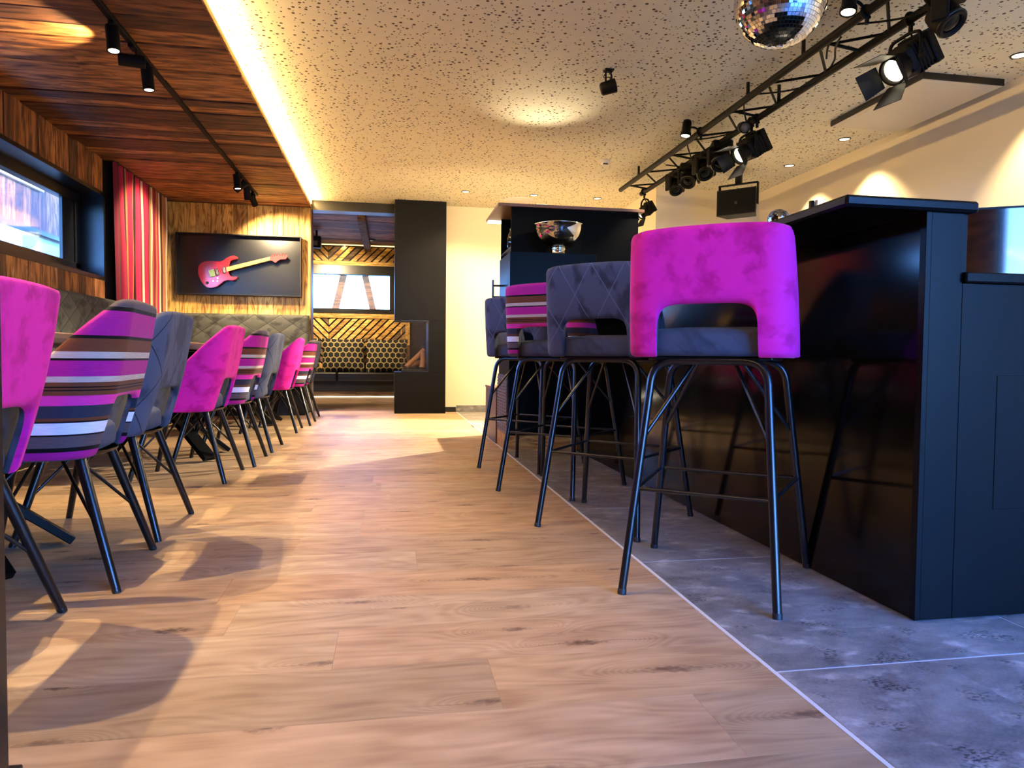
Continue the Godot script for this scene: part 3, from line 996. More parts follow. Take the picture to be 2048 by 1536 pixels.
func bar():
	var b := thing("bar_counter", "long glossy black bar with raised counter top", "bar", Vector3(1.396, 0, -1.63))
	var o := Vector3(1.396, 0, -1.63)
	var zf := -5.08
	bx(b, "front_panel", Vector3(1.396, 0.004, zf) - o, Vector3(1.425, 1.097, -1.648) - o, mats.black_lacquer)
	bx(b, "core", Vector3(1.425, 0.004, zf) - o, Vector3(1.508, 1.097, -1.65) - o, mats.black_matt)
	bx(b, "edge_strip", Vector3(1.392, 0.004, -1.65) - o, Vector3(1.4085, 1.097, -1.628) - o, mats.bar_black, 0.001)
	bx(b, "end_panel", Vector3(1.4095, 0.004, -1.65) - o, Vector3(1.508, 1.097, -1.63) - o, mats.bar_black, 0.001)
	bx(b, "upstand", Vector3(1.508, 0.94, zf) - o, Vector3(1.524, 1.097, -1.636) - o, mats.bar_black, 0.001)
	bx(b, "side_panel", Vector3(1.5085, 0.004, -1.65) - o, Vector3(2.72, 0.912, -1.63) - o, mats.bar_black, 0.001)
	bx(b, "service_door", Vector3(1.625, 0.30, -1.632) - o, Vector3(2.3, 0.665, -1.6285) - o, mats.bar_black, 0.0008)
	bx(b, "worktop", Vector3(1.506, 0.913, zf) - o, Vector3(2.74, 0.941, -1.615) - o, mats.bar_black, 0.004)
	bx(b, "back_panel", Vector3(2.70, 0.004, zf) - o, Vector3(2.72, 0.912, -1.65) - o, mats.black_matt)
	var mb := MB.new()
	mb.box(Vector3.ZERO, Vector3(0.394, 0.030, 3.47), 0.007)
	part(b, "counter_top", mb, mats.bar_black, Vector3(1.342, 1.112, -1.612 - 1.735) - o)
	var gp := thing("mirror_guard", "smoked mirror guard standing on the lower bar worktop", "mirror", Vector3(2.13, 0.941, -2.15), -deg_to_rad(30.3))
	bx(gp, "mirror_panel", Vector3(-0.70, 0.0, -0.004), Vector3(0.62, 0.305, 0.004), mats.smoked_mirror)
	bx(gp, "top_edge", Vector3(-0.70, 0.305, -0.006), Vector3(0.62, 0.312, 0.006), mats.bar_black)
	var sh := thing("shaker", "slim black and silver shaker on the bar counter", "shaker", Vector3(1.30, 1.127, -2.0))
	mb = MB.new()
	mb.lathe([Vector2(0, 0), Vector2(0.009, 0), Vector2(0.009, 0), Vector2(0.009, 0.072), Vector2(0.008, 0.074), Vector2(0, 0.074)], 14)
	part(sh, "body", mb, mats.bar_black)
	mb = MB.new()
	mb.lathe([Vector2(0, 0), Vector2(0.004, 0), Vector2(0.004, 0.076), Vector2(0, 0.076)], 10)
	part(sh, "tube", mb, mats.chrome, Vector3(0.012, 0, 0.006))
	var cr := thing("crystal_bowl", "small cut crystal bowl sparkling on the bar counter", "bowl", Vector3(1.295, 1.127, -2.18))
	mb = MB.new()
	mb.flat()
	var prof := [Vector2(0.0, 0.0), Vector2(0.022, 0.0), Vector2(0.030, 0.018), Vector2(0.037, 0.04), Vector2(0.036, 0.06), Vector2(0.028, 0.075), Vector2(0.014, 0.083), Vector2(0.0, 0.085)]
	for i in prof.size() - 1:
		for k in 14:
			var p := []
			for e in [[i, k], [i, k + 1], [i + 1, k + 1], [i + 1, k]]:
				var a: float = TAU * (e[1] + 0.5 * (e[0] % 2)) / 14.0
				p.append(Vector3(prof[e[0]].x * cos(a), prof[e[0]].y, prof[e[0]].x * sin(a)))
			mb.quad_o(p[0], p[1], p[2], p[3], Vector3(0, 0.045, 0))
	part(cr, "bowl", mb, mats.crystal)

func cabinet():
	var o := Vector3(1.2, 0, -5.4)
	var c := thing("back_bar_cabinet", "black back-bar cabinet with a brown top board and woven side", "cabinet", o)
	bx(c, "body", Vector3(0.880, 0.12, -5.62) - o, Vector3(1.544, 1.495, -5.124) - o, mats.cabinet_black, 0.002)
	bx(c, "plinth", Vector3(0.870, 0.0, -5.62) - o, Vector3(1.544, 0.12, -5.13) - o, mats.spruce_1)
	bx(c, "partition", Vector3(1.544, 0.0, -5.85) - o, Vector3(2.02, 1.91, -5.52) - o, mats.matt_steel)
	bx(c, "upper_back", Vector3(1.10, 1.495, -6.04) - o, Vector3(2.02, 1.91, -5.521) - o, mats.matt_steel)
	bx(c, "niche_front", Vector3(0.955, 1.495, -5.535) - o, Vector3(1.10, 1.91, -5.52) - o, mats.matt_steel)
	bx(c, "niche_back", Vector3(0.955, 1.495, -6.04) - o, Vector3(1.10, 1.91, -6.03) - o, mats.bar_black)
	bx(c, "shelf", Vector3(0.955, 1.585, -6.03) - o, Vector3(1.10, 1.60, -5.535) - o, mats.bar_black)
	bx(c, "top_board", Vector3(0.845, 1.911, -6.20) - o, Vector3(2.065, 1.935, -5.50) - o, mats.walnut, 0.002)
	# woven cane panel on the aisle side: two sets of strips
	var wv := bx(c, "cane_backing", Vector3(0.870, 0.12, -5.60) - o, Vector3(0.880, 0.575, -5.135) - o, mats.black_matt)
	var mb := MB.new()
	var y := 0.135
	while y < 0.565:
		var s := 1.0
		var z := -5.145
		while z > -5.59:
			mb.box(Vector3(0.867, y, z - 0.0135) - o - wv.position, Vector3(0.005, 0.019, 0.022), 0.002)
			z -= 0.027
		y += 0.024
	var wm := part(wv, "cane_weave", mb, mats.brown_board)
	wm.set_meta("kind", "stuff")
	# pull handle on the side door
	var h := MB.new()
	h.tube([Vector3(0.88, 1.275, -5.48) - o, Vector3(0.805, 1.275, -5.48) - o], 0.008, 8)
	h.tube([Vector3(0.805, 1.17, -5.48) - o, Vector3(0.805, 1.32, -5.48) - o], 0.008, 8)
	h.tube([Vector3(0.88, 1.185, -5.48) - o, Vector3(0.805, 1.185, -5.48) - o], 0.008, 8)
	part(c, "handle", h, mats.black_metal)
	var lb := thing("log_box", "low brown box beside the back-bar cabinet", "box", Vector3(1.2, 0, -5.95))
	bx(lb, "carcass", Vector3(-0.34, 0.0, -0.30), Vector3(0.34, 0.44, 0.32), mats.brown_board, 0.002)
	bx(lb, "lid", Vector3(-0.345, 0.44, -0.305), Vector3(0.34, 0.458, 0.325), mats.walnut, 0.002)
	var ls := thing("cabinet_led_bar", "short bright bar light under the brown cabinet board", "bar light", Vector3(0.91, 1.905, -6.12))
	bx(ls, "light_bar", Vector3(-0.06, -0.012, -0.03), Vector3(0.06, 0.006, 0.02), mats.led_white)
	spot(ls, Vector3(0.91, 1.88, -6.12), Vector3(1.1, 0.6, -8.9), 8.0, 75.0, WARM, 0.05, 0.8)
	var g := thing("glass_carafe", "clear round glass carafe in the cabinet side niche", "carafe", Vector3(1.005, 1.60, -5.70))
	mb = MB.new()
	mb.lathe([Vector2(0, 0), Vector2(0.04, 0.0), Vector2(0.05, 0.02), Vector2(0.052, 0.08), Vector2(0.044, 0.12), Vector2(0.03, 0.15), Vector2(0.03, 0.17), Vector2(0.0, 0.175)], 20)
	part(g, "body", mb, mats.crystal)
	var bo := thing("punch_bowl", "large polished steel footed punch bowl on the cabinet", "bowl", Vector3(1.295, 1.495, -5.32))
	mb = MB.new()
	mb.lathe([Vector2(0, 0), Vector2(0.066, 0), Vector2(0.066, 0.004), Vector2(0.062, 0.012), Vector2(0.058, 0.045), Vector2(0.056, 0.048), Vector2(0.062, 0.054), Vector2(0.062, 0.060), Vector2(0.055, 0.068), Vector2(0.075, 0.075), Vector2(0.075, 0.075)], 40)
	part(bo, "foot", mb, mats.chrome)
	mb = MB.new()
	mb.lathe([Vector2(0, 0.066), Vector2(0.05, 0.067), Vector2(0.09, 0.074), Vector2(0.125, 0.092), Vector2(0.152, 0.118), Vector2(0.172, 0.152), Vector2(0.185, 0.195), Vector2(0.191, 0.232), Vector2(0.199, 0.238), Vector2(0.201, 0.243), Vector2(0.196, 0.245), Vector2(0.187, 0.236), Vector2(0.180, 0.195), Vector2(0.166, 0.155), Vector2(0.145, 0.122), Vector2(0.115, 0.096), Vector2(0.08, 0.08), Vector2(0, 0.074)], 48)
	part(bo, "bowl", mb, mats.chrome)

# a padded panel in the xy plane with stitched diamonds
func quilt_panel(w: float, h: float, t: float, dw: float, dh: float) -> ArrayMesh:
	var mb := MB.new()
	var nx := int(w / dw * 12.0)
	var ny := int(h / dh * 12.0)
	var rows := []
	var uvs := []
	for j in ny + 1:
		var row := []
		var uv := []
		for i in nx + 1:
			var x := w * i / nx
			var y := h * j / ny
			var a := absf(fposmod(x / dw + y / dh, 1.0) - 0.5)
			var b := absf(fposmod(x / dw - y / dh, 1.0) - 0.5)
			var d := 0.5 - maxf(a, b)
			var edge := clampf(minf(minf(x, w - x), minf(y, h - y)) / 0.03, 0.0, 1.0)
			row.append(Vector3(x - w / 2.0, y, t * sqrt(edge) * (0.72 + 0.28 * sqrt(clampf(d / 0.25, 0.0, 1.0)))))
			uv.append(Vector2(x, y))
		rows.append(row); uvs.append(uv)
	mb.grid(rows, uvs)
	return mb.done()

func benches():
	var b := thing("wall_bench", "grey quilted bench along the golden board end wall", "bench", Vector3(-1.83, 0, ZB + 0.02))
	part(b, "backrest", quilt_panel(1.69, 0.74, 0.055, 0.30, 0.21), mats.bench_quilt, Vector3(0, 0.47, 0.03))
	bx(b, "back_board", Vector3(-0.845, 0.40, 0.0), Vector3(0.845, 1.20, 0.03), mats.black_matt)
	bx(b, "seat_pad", Vector3(-0.845, 0.38, 0.03), Vector3(0.845, 0.47, 0.52), mats.grey_velvet, 0.025)
	bx(b, "base", Vector3(-0.845, 0.0, 0.03), Vector3(0.845, 0.38, 0.46), mats.black_matt)
	var c := thing("wall_bench", "grey quilted bench along the side wall under the long window", "bench", Vector3(XL + 0.01, 0, -5.4), PI / 2.0)
	part(c, "backrest", quilt_panel(5.9, 0.76, 0.055, 0.30, 0.21), mats.bench_quilt, Vector3(0, 0.46, 0.06))
	bx(c, "back_board", Vector3(-2.95, 0.40, 0.012), Vector3(2.95, 1.21, 0.06), mats.black_matt)
	bx(c, "seat_pad", Vector3(-2.95, 0.38, 0.06), Vector3(2.95, 0.47, 0.55), mats.grey_velvet, 0.025)
	bx(c, "base", Vector3(-2.95, 0.0, 0.06), Vector3(2.95, 0.38, 0.48), mats.black_matt)

func tables():
	var zs := [-2.55, -5.07, -7.45]
	var names := ["wooden dining table with crossed black steel legs beside the black post", "middle wooden dining table of the row with crossed black steel legs", "wooden dining table with crossed black steel legs by the end bench"]
	for k in 3:
		var t := thing("dining_table", names[k], "table", Vector3(-1.55, 0, zs[k]), 0.0, "dining tables along the side bench")
		var mb := MB.new()
		mb.la = 2
		mb.uo = Vector2(0.3 * k, 0.2 * k)
		mb.box(Vector3.ZERO, Vector3(0.80, 0.042, 1.95), 0.004)
		part(t, "table_top", mb, mats.table_wood, Vector3(0, 0.756, 0))
		bx(t, "mounting_plate", Vector3(-0.36, 0.725, -0.3), Vector3(0.36, 0.735, 0.3), mats.black_satin)
		for s in [[1, 1], [1, -1], [-1, 1], [-1, -1]]:
			var a := Vector3(0.40 * s[0], 0.005, [0.25, 0.25, 0.33][k] * s[1])
			var e := Vector3(-0.30 * s[0], 0.725, -0.22 * s[1])
			var d := (e - a).normalized()
			var across := Vector3(-d.z, 0, d.x).normalized()
			var m2 := MB.new()
			m2.box(Vector3.ZERO, Vector3(0.10, (e - a).length() - 0.04, 0.03), 0.003, Transform3D(Basis(across, d, across.cross(d)), (a + e) / 2.0))
			part(t, "leg", m2, mats.bar_black)

# ------------------------------------------------------------------ chairs and stools
# A padded shell that wraps the back of a seat: U in plan (open to -z), an arch cut out of the foot of the back.
# p: w half width, zb back, r corner radius, ds length of the wings, y0 foot, y1 top, yw top of wing tip, aw half width of the arch, ah its height, lean, taper, t thickness
func shell(p: Dictionary, inner: bool) -> ArrayMesh:
	var half: float = (p.w - p.r) + p.r * PI / 2.0 + p.ds
	var ss := []
	var n := 18
	for i in n + 1:
		var f := PI / 2.0 * i / n
		ss.append([p.aw * pow(sin(f), 2.0 / 6.0), p.ah * pow(cos(f), 2.0 / 6.0) if i < n else 0.0])
	ss.append([p.aw + 0.0006, 0.0])
	var m := 20
	for i in range(1, m + 1):
		ss.append([lerpf(p.aw + 0.0006, half, float(i) / m), 0.0])
	var all := []
	for i in range(ss.size() - 1, 0, -1):
		all.append([-ss[i][0], ss[i][1]])
	all.append_array(ss)
	var h: float = p.t / 2.0
	var rows := []
	var uvs := []
	for e in all:
		var s: float = e[0]
		var a := absf(s)
		var sg := signf(s)
		var pt: Vector2
		var nm: Vector2
		var flat_l: float = p.w - p.r
		if a <= flat_l:
			pt = Vector2(a, p.zb); nm = Vector2(0, 1)
		elif a <= flat_l + p.r * PI / 2.0:
			var f: float = (a - flat_l) / p.r
			pt = Vector2(flat_l + sin(f) * p.r, p.zb - p.r + cos(f) * p.r); nm = Vector2(sin(f), cos(f))
		else:
			pt = Vector2(p.w, p.zb - p.r - (a - flat_l - p.r * PI / 2.0)); nm = Vector2(1, 0)
		pt.x *= sg if s != 0.0 else 1.0
		nm.x *= sg if s != 0.0 else 1.0
		# upper edge: crowned over the back, then falling along the wing
		var yt: float = p.y1 - p.crown * pow(minf(a / (flat_l + p.r), 1.0), 2.4)
		var fwd: float = (p.zb - pt.y) / (p.r + p.ds)
		fwd = maxf(0.0, fwd - p.f0) / (1.0 - p.f0)
		yt = lerpf(yt, p.yw, pow(fwd, p.get("fall", 1.0)))
		var yb: float = p.y0 + e[1]
		var row := []
		var uv := []
		var sec := [[0.0, 0.0], [0.72, 0.28], [1.0, 1.0]]
		var pts := []
		for q in sec:
			pts.append([q[0] * h, yb + q[1] * h])
		for q in range(1, 12):
			pts.append([h, lerpf(yb + h, yt - h, q / 12.0)])
		for q in [[1.0, 1.0], [0.72, 0.28], [0.0, 0.0]]:
			pts.append([q[0] * h, yt - q[1] * h])
		for q in pts:
			var off: float = -q[0] if inner else q[0]
			var tt := clampf((q[1] - p.y0) / (p.y1 - p.y0), 0.0, 1.0)
			var bulge: float = p.get("bulge", 0.012) * sin(PI * tt)
			var x: float = (pt.x + nm.x * (off + bulge)) * (1.0 - p.taper * tt)
			var z: float = pt.y + nm.y * (off + bulge) + p.lean * tt
			row.append(Vector3(x, q[1], z))
			uv.append(Vector2(s, p.y1 - q[1]))
		if inner:
			row.reverse(); uv.reverse()
		rows.append(row); uvs.append(uv)
	var mb := MB.new()
	mb.grid(rows, uvs)
	return mb.done()

# thin caps over the ends of the wings
func shell_tip(p: Dictionary) -> ArrayMesh:
	var mb := MB.new()
	for sg in [-1.0, 1.0]:
		var z: float = p.zb - p.r - p.ds
		mb.tube([Vector3(sg * p.w, p.y0 + 0.004, z), Vector3(sg * p.w * (1.0 - p.taper * 0.1), p.yw - 0.004, z + p.lean * (p.yw - p.y0) / (p.y1 - p.y0))], p.t / 2.0, 10)
	return mb.done()

func seat_pad(w: float, d: float, y0: float, y1: float, z: float, crown: float) -> ArrayMesh:
	var mb := MB.new()
	var ring := func(k: float, y: float, up: float) -> Array:
		var row := []
		for i in 40:
			var a := TAU * i / 40.0
			var c := cos(a)
			var s := sin(a)
			var e := 0.42
			var x := signf(c) * pow(absf(c), e) * w / 2.0 * k
			var zz := signf(s) * pow(absf(s), e) * d / 2.0 * k
			row.append(Vector3(x, y + up, z + zz))
		return row
	var rows := []
	var uvs := []
	for e in [[0.0, y0], [0.93, y0], [0.985, y0 + 0.008], [1.0, y0 + 0.02], [1.0, y1 - 0.03], [0.985, y1 - 0.012], [0.955, y1 - 0.002], [0.90, y1 + crown * 0.25], [0.75, y1 + crown * 0.62], [0.5, y1 + crown * 0.9], [0.25, y1 + crown], [0.0, y1 + crown]]:
		var r: Array = ring.call(e[0], e[1], 0.0)
		rows.append(r)
		var uv := []
		for q in r:
			uv.append(Vector2(q.x + q.y, q.z + q.y))
		uvs.append(uv)
	mb.grid(rows, uvs, true)
	return mb.done()

var cache := {}

func make_chair(style: String, label: String, at: Vector3, turn: float):
	var p := {"w": 0.238, "zb": 0.155, "r": 0.085, "f0": 0.05, "fall": 1.08, "ds": 0.25, "y0": 0.392, "y1": 0.872, "yw": 0.428, "aw": 0.158, "ah": 0.178, "lean": 0.112, "taper": 0.06, "t": 0.034, "crown": 0.012}
	if not cache.has("chair_outer"):
		cache.chair_outer = shell(p, false)
		cache.chair_inner = shell(p, true)
		cache.chair_tip = shell_tip(p)
		cache.chair_seat = seat_pad(0.43, 0.47, 0.398, 0.478, -0.075, 0.022)
		cache.chair_legs = []
		cache.chair_braces = []
		cache.chair_caps = []
		for s in [[1, 1], [-1, 1], [1, -1], [-1, -1]]:
			var top := Vector3(0.15 * s[0], 0.402, 0.135 * s[1] - 0.01)
			var foot := Vector3(0.238 * s[0], 0.0, 0.245 * s[1])
			var mb := MB.new()
			mb.tube([top, top.lerp(foot, 0.5), foot.lerp(top, 0.015), foot], [0.0165, 0.0145, 0.0125, 0.011], 14)
			cache.chair_legs.append(mb.done())
			mb = MB.new()
			mb.tube([foot, foot.lerp(top, 0.03), foot.lerp(top, 0.035)], [0.0118, 0.0128, 0.012], 12)
			cache.chair_caps.append(mb.done())
			mb = MB.new()
			mb.tube([foot.lerp(top, 0.42), Vector3(0.03 * s[0], 0.398, 0.03 * s[1])], 0.0055, 8)
			cache.chair_braces.append(mb.done())
		var pm := MB.new()
		pm.lathe([Vector2(0, 0.385), Vector2(0.17, 0.388), Vector2(0.19, 0.396), Vector2(0.19, 0.403)], 20)
		cache.chair_plate = pm.done()
	var c := thing("dining_chair", label, "chair", at, turn, "dining chairs along the tables")
	var cloth: Material = {"pink": mats.pink_velvet, "striped": mats.stripe_chair, "grey": mats.grey_quilt}[style]
	part(c, "back_shell", cache.chair_outer, cloth)
	part(c, "back_lining", cache.chair_inner, mats.grey_velvet, Vector3.ZERO, "grey velvet lining")
	part(c, "wing_edge", cache.chair_tip, cloth)
	part(c, "seat", cache.chair_seat, mats.grey_velvet, Vector3.ZERO, "grey velvet seat")
	part(c, "seat_plate", cache.chair_plate, mats.black_metal)
	for k in 4:
		var leg := part(c, "leg", cache.chair_legs[k], mats.black_metal)
		part(leg, "foot_cap", cache.chair_caps[k], mats.black_matt)
		part(c, "brace", cache.chair_braces[k], mats.black_metal)

func chairs():
	var t := ["the table beside the black post", "the middle table", "the table by the end bench"]
	var where := ["beside the black post", "at the middle table", "by the end bench"]
	var spots := [[-1.11, -1.80, 0.03], [-1.055, -2.40, 0.10], [-1.10, -3.0, 0.02], [-1.13, -4.22, 0.0], [-1.085, -4.80, 0.02], [-1.08, -5.46, 0.0], [-1.08, -6.77, 0.02], [-1.03, -7.46, 0.0], [-1.05, -8.10, 0.0]]
	for k in 9:
		var style: String = ["pink", "striped", "grey"][k % 3]
		var look: String = ["pink velvet dining chair", "multicoloured striped dining chair", "grey quilted dining chair"][k % 3]
		make_chair(style, look + " " + ["at ", "between pink and grey at ", "at "][k % 3] + t[k / 3], Vector3(spots[k][0], 0, spots[k][1]), PI / 2.0 + spots[k][2])

func round_path(pts: Array, r: float, n := 6) -> Array:
	var out := [pts[0]]
	for i in range(1, pts.size() - 1):
		var a: Vector3 = pts[i - 1]
		var b: Vector3 = pts[i]
		var c: Vector3 = pts[i + 1]
		var p: Vector3 = b + (a - b).normalized() * minf(r, (a - b).length() * 0.45)
		var q: Vector3 = b + (c - b).normalized() * minf(r, (c - b).length() * 0.45)
		for k in n + 1:
			var t := float(k) / n
			out.append(p.lerp(b, t).lerp(b.lerp(q, t), t))
	out.append(pts[-1])
	return out

func make_stool(style: String, label: String, at: Vector3, turn: float):
	var p := {"w": 0.225, "zb": 0.19, "r": 0.06, "f0": 0.22, "fall": 1.3, "ds": 0.13, "y0": 0.708, "y1": 1.085, "yw": 0.76, "aw": 0.146, "ah": 0.155, "lean": 0.05, "taper": 0.05, "t": 0.034, "crown": 0.010, "bulge": 0.003}
	if not cache.has("stool_outer"):
		cache.stool_outer = shell(p, false)
		cache.stool_inner = shell(p, true)
		cache.stool_tip = shell_tip(p)
		cache.stool_seat = seat_pad(0.455, 0.44, 0.712, 0.785, -0.03, 0.018)
		cache.stool_frames = []
		cache.stool_caps = []
		cache.stool_braces = []
		cache.stool_rungs = []
		var feet := {}
		var tops := {}
		for e in [[1, 0.2185, 0.275, 0.165, 0.150], [-1, 0.2625, -0.275, 0.185, -0.165]]:
			var s: int = e[0]
			var a := Vector3(-e[1], 0, e[2])
			var b := Vector3(-e[3], 0.698, e[4])
			var c := Vector3(e[3], 0.698, e[4])
			var d := Vector3(e[1], 0, e[2])
			feet[s] = [a, d]
			tops[s] = [b, c]
			var mb := MB.new()
			mb.tube(round_path([a, b, c, d], 0.07, 7), 0.0125, 12)
			cache.stool_frames.append(mb.done())
			var caps := []
			for q in [[a, b], [d, c]]:
				var m3 := MB.new()
				m3.tube([q[0], q[0].lerp(q[1], 0.018), q[0].lerp(q[1], 0.022)], [0.0132, 0.0138, 0.0128], 12)
				caps.append(m3.done())
			cache.stool_caps.append(caps)
			for k in 2:
				var leg_a: Vector3 = feet[s][k]
				var leg_b: Vector3 = tops[s][k]
				var m2 := MB.new()
				m2.tube([leg_a.lerp(leg_b, 0.66), Vector3(leg_b.x * 0.35, 0.70, leg_b.z * 0.30)], 0.0065, 8)
				cache.stool_braces.append(m2.done())
		var at_ring := func(s: int, k: int) -> Vector3:
			return feet[s][k].lerp(tops[s][k], 0.31 / 0.698)
		for e in [[1, 0, 1, 1], [-1, 0, -1, 1], [1, 0, -1, 0], [1, 1, -1, 1]]:
			var mb := MB.new()
			mb.tube([at_ring.call(e[0], e[1]), at_ring.call(e[2], e[3])], 0.006, 8)
			cache.stool_rungs.append(mb.done())
		var pm := MB.new()
		pm.box(Vector3(0, 0.705, -0.01), Vector3(0.36, 0.012, 0.34), 0.004)
		cache.stool_plate = pm.done()
	var c := thing("bar_stool", label, "stool", at, turn, "bar stools along the bar")
	var cloth: Material = {"pink": mats.pink_velvet, "striped": mats.stripe_stool, "grey": mats.stool_quilt}[style]
	part(c, "back_shell", cache.stool_outer, cloth)
	part(c, "back_lining", cache.stool_inner, mats.grey_velvet, Vector3.ZERO, "grey velvet lining")
	part(c, "wing_edge", cache.stool_tip, cloth)
	part(c, "seat", cache.stool_seat, mats.grey_velvet, Vector3.ZERO, "grey velvet seat")
	part(c, "seat_plate", cache.stool_plate, mats.black_metal)
	for i in 2:
		var fr := part(c, "leg_frame", cache.stool_frames[i], mats.black_metal)
		for cap in cache.stool_caps[i]:
			part(fr, "foot_cap", cap, mats.black_matt)
	for f in cache.stool_rungs:
		part(c, "footrest_rung", f, mats.black_metal)
	for f in cache.stool_braces:
		part(c, "brace", f, mats.black_metal)

func stools():
	make_stool("pink", "pink velvet bar stool with an arched opening in its back", Vector3(1.022, 0, -2.055), -deg_to_rad(36.0))
	make_stool("grey", "grey quilted velvet bar stool between the pink and striped stools", Vector3(0.953, 0, -2.873), -deg_to_rad(41.0))
	make_stool("striped", "pink brown and white striped bar stool", Vector3(0.91, 0, -3.65), -deg_to_rad(42.0))
	make_stool("grey", "grey quilted velvet bar stool beside the woven cabinet side", Vector3(0.905, 0, -4.43), -deg_to_rad(41.0))

# ------------------------------------------------------------------ things on the walls
func wall_things():
	# curtain: folds of striped cloth
	var cu := thing("curtain", "striped curtain in pink, wine, tan and black folds", "curtain", Vector3(XL + 0.05, 0, -8.05))
	rng.seed = 51
	var rows := []
	var uvs := []
	var nz := 150
	var ys := [2.535, 2.4, 2.1, 1.7, 1.3, 0.9, 0.5]
	var n1 := noise(1.2, 52, 2)
	for y in ys:
		var row := []
		var uv := []
		var sway: float = (2.535 - y) / 2.0
		for i in nz + 1:
			var s := float(i) / nz
			var z: float = lerpf(0.80, -0.80, s) + sin(s * 40.0) * 0.010
			z = lerpf(z, z * 0.93 - 0.02, sway)
			var ph := s * TAU * 13.0 + n1.get_noise_1d(s * 6.0) * 2.2
			var amp := 0.030 + 0.014 * n1.get_noise_2d(s * 9.0, y)
			row.append(Vector3(0.03 + amp * sin(ph) + 0.012 * sway * sin(s * 17.0), y, z + 0.012 * cos(ph) + 0.02 * sway * n1.get_noise_1d(s * 14.0 + 40.0)))
			uv.append(Vector2(s * 2.5, 0.5))
		rows.append(row); uvs.append(uv)
	var mb := MB.new()
	mb.grid(rows, uvs)
	part(cu, "cloth", mb, mats.curtain_cloth)
	bx(cu, "rail", Vector3(-0.02, 2.534, -0.86), Vector3(0.05, 2.549, 0.83), mats.black_satin)
	# shadow box with a red guitar
	var sb := thing("guitar_display_box", "wide black shadow box on the golden board wall", "display box", Vector3(-1.795, 1.797, ZB + 0.006))
	bx(sb, "back_panel", Vector3(-0.715, -0.365, 0.0), Vector3(0.715, 0.365, 0.015), mats.black_satin)
	for b in [[Vector3(-0.72, 0.355, 0), Vector3(0.72, 0.367, 0.11)], [Vector3(-0.72, -0.367, 0), Vector3(0.72, -0.355, 0.11)], [Vector3(-0.72, -0.355, 0), Vector3(-0.708, 0.355, 0.11)], [Vector3(0.708, -0.355, 0), Vector3(0.72, 0.355, 0.11)]]:
		bx(sb, "rim", b[0], b[1], mats.black_matt, 0.001)
	var g := thing("electric_guitar", "glossy red electric guitar with maple neck in the black box", "guitar", Vector3(-1.8, 1.8, ZB + 0.05))
	var body := PackedVector2Array([Vector2(-0.110,0.023),Vector2(-0.104,0.042),Vector2(-0.079,0.059),Vector2(-0.042,0.067),Vector2(-0.014,0.078),Vector2(-0.026,0.097),Vector2(-0.060,0.109),Vector2(-0.103,0.101),Vector2(-0.147,0.077),Vector2(-0.178,0.050),Vector2(-0.215,0.032),Vector2(-0.264,0.034),Vector2(-0.325,0.035),Vector2(-0.386,0.030),Vector2(-0.435,0.009),Vector2(-0.463,-0.027),Vector2(-0.473,-0.073),Vector2(-0.470,-0.124),Vector2(-0.455,-0.169),Vector2(-0.434,-0.214),Vector2(-0.407,-0.252),Vector2(-0.370,-0.280),Vector2(-0.333,-0.285),Vector2(-0.296,-0.281),Vector2(-0.253,-0.264),Vector2(-0.216,-0.233),Vector2(-0.179,-0.200),Vector2(-0.136,-0.186),Vector2(-0.086,-0.191),Vector2(-0.049,-0.180),Vector2(-0.027,-0.157),Vector2(-0.027,-0.144),Vector2(-0.055,-0.144),Vector2(-0.086,-0.145),Vector2(-0.111,-0.130),Vector2(-0.123,-0.101),Vector2(-0.129,-0.036)])
	# body with rounded edges: two offset layers
	mb = MB.new()
	mb.prism(body, 0.006, 0.034)
	var inset := Geometry2D.offset_polygon(body, -0.007)
	if inset.size():
		mb.prism(inset[0], -0.002, 0.041)
	part(g, "body", mb, mats.guitar_red)
	var neck := PackedVector2Array([Vector2(-0.147,-0.034),Vector2(0.358,0.109),Vector2(0.358,0.068),Vector2(-0.141,-0.085)])
	mb = MB.new()
	mb.prism(neck, 0.026, 0.046)
	var nk := part(g, "neck", mb, mats.maple)
	for k in 22:
		var t := 1.0 - pow(0.944, k + 1)
		t = t / (1.0 - pow(0.944, 22)) * 0.94
		var a := Vector2(0.358, 0.109).lerp(Vector2(-0.147, -0.034), t)
		var b := Vector2(0.358, 0.068).lerp(Vector2(-0.141, -0.085), t)
		mb = MB.new()
		mb.tube([Vector3(a.x, a.y, 0.0465), Vector3(b.x, b.y, 0.0465)], 0.0016, 5)
		part(nk, "fret", mb, mats.fret)
	var hd := PackedVector2Array([Vector2(0.352,0.100),Vector2(0.377,0.124),Vector2(0.422,0.132),Vector2(0.485,0.134),Vector2(0.548,0.138),Vector2(0.567,0.124),Vector2(0.539,0.087),Vector2(0.472,0.081),Vector2(0.421,0.040),Vector2(0.383,0.062),Vector2(0.352,0.065)])
	mb = MB.new()
	mb.prism(hd, 0.022, 0.04)
	var hs := part(g, "headstock", mb, mats.guitar_red)
	for q in [Vector2(0.380,0.124),Vector2(0.408,0.131),Vector2(0.436,0.134),Vector2(0.468,0.135),Vector2(0.499,0.137),Vector2(0.528,0.139)]:
		mb = MB.new()
		mb.tube([Vector3(q.x, q.y - 0.012, 0.044), Vector3(q.x + 0.006, q.y + 0.018, 0.04)], [0.004, 0.007], 7)
		part(hs, "tuner", mb, mats.guitar_red)
	mb = MB.new()
	mb.prism(PackedVector2Array([Vector2(-0.350,-0.079),Vector2(-0.283,-0.061),Vector2(-0.265,-0.144),Vector2(-0.326,-0.156)]), 0.04, 0.056)
	part(g, "bridge", mb, mats.brass)
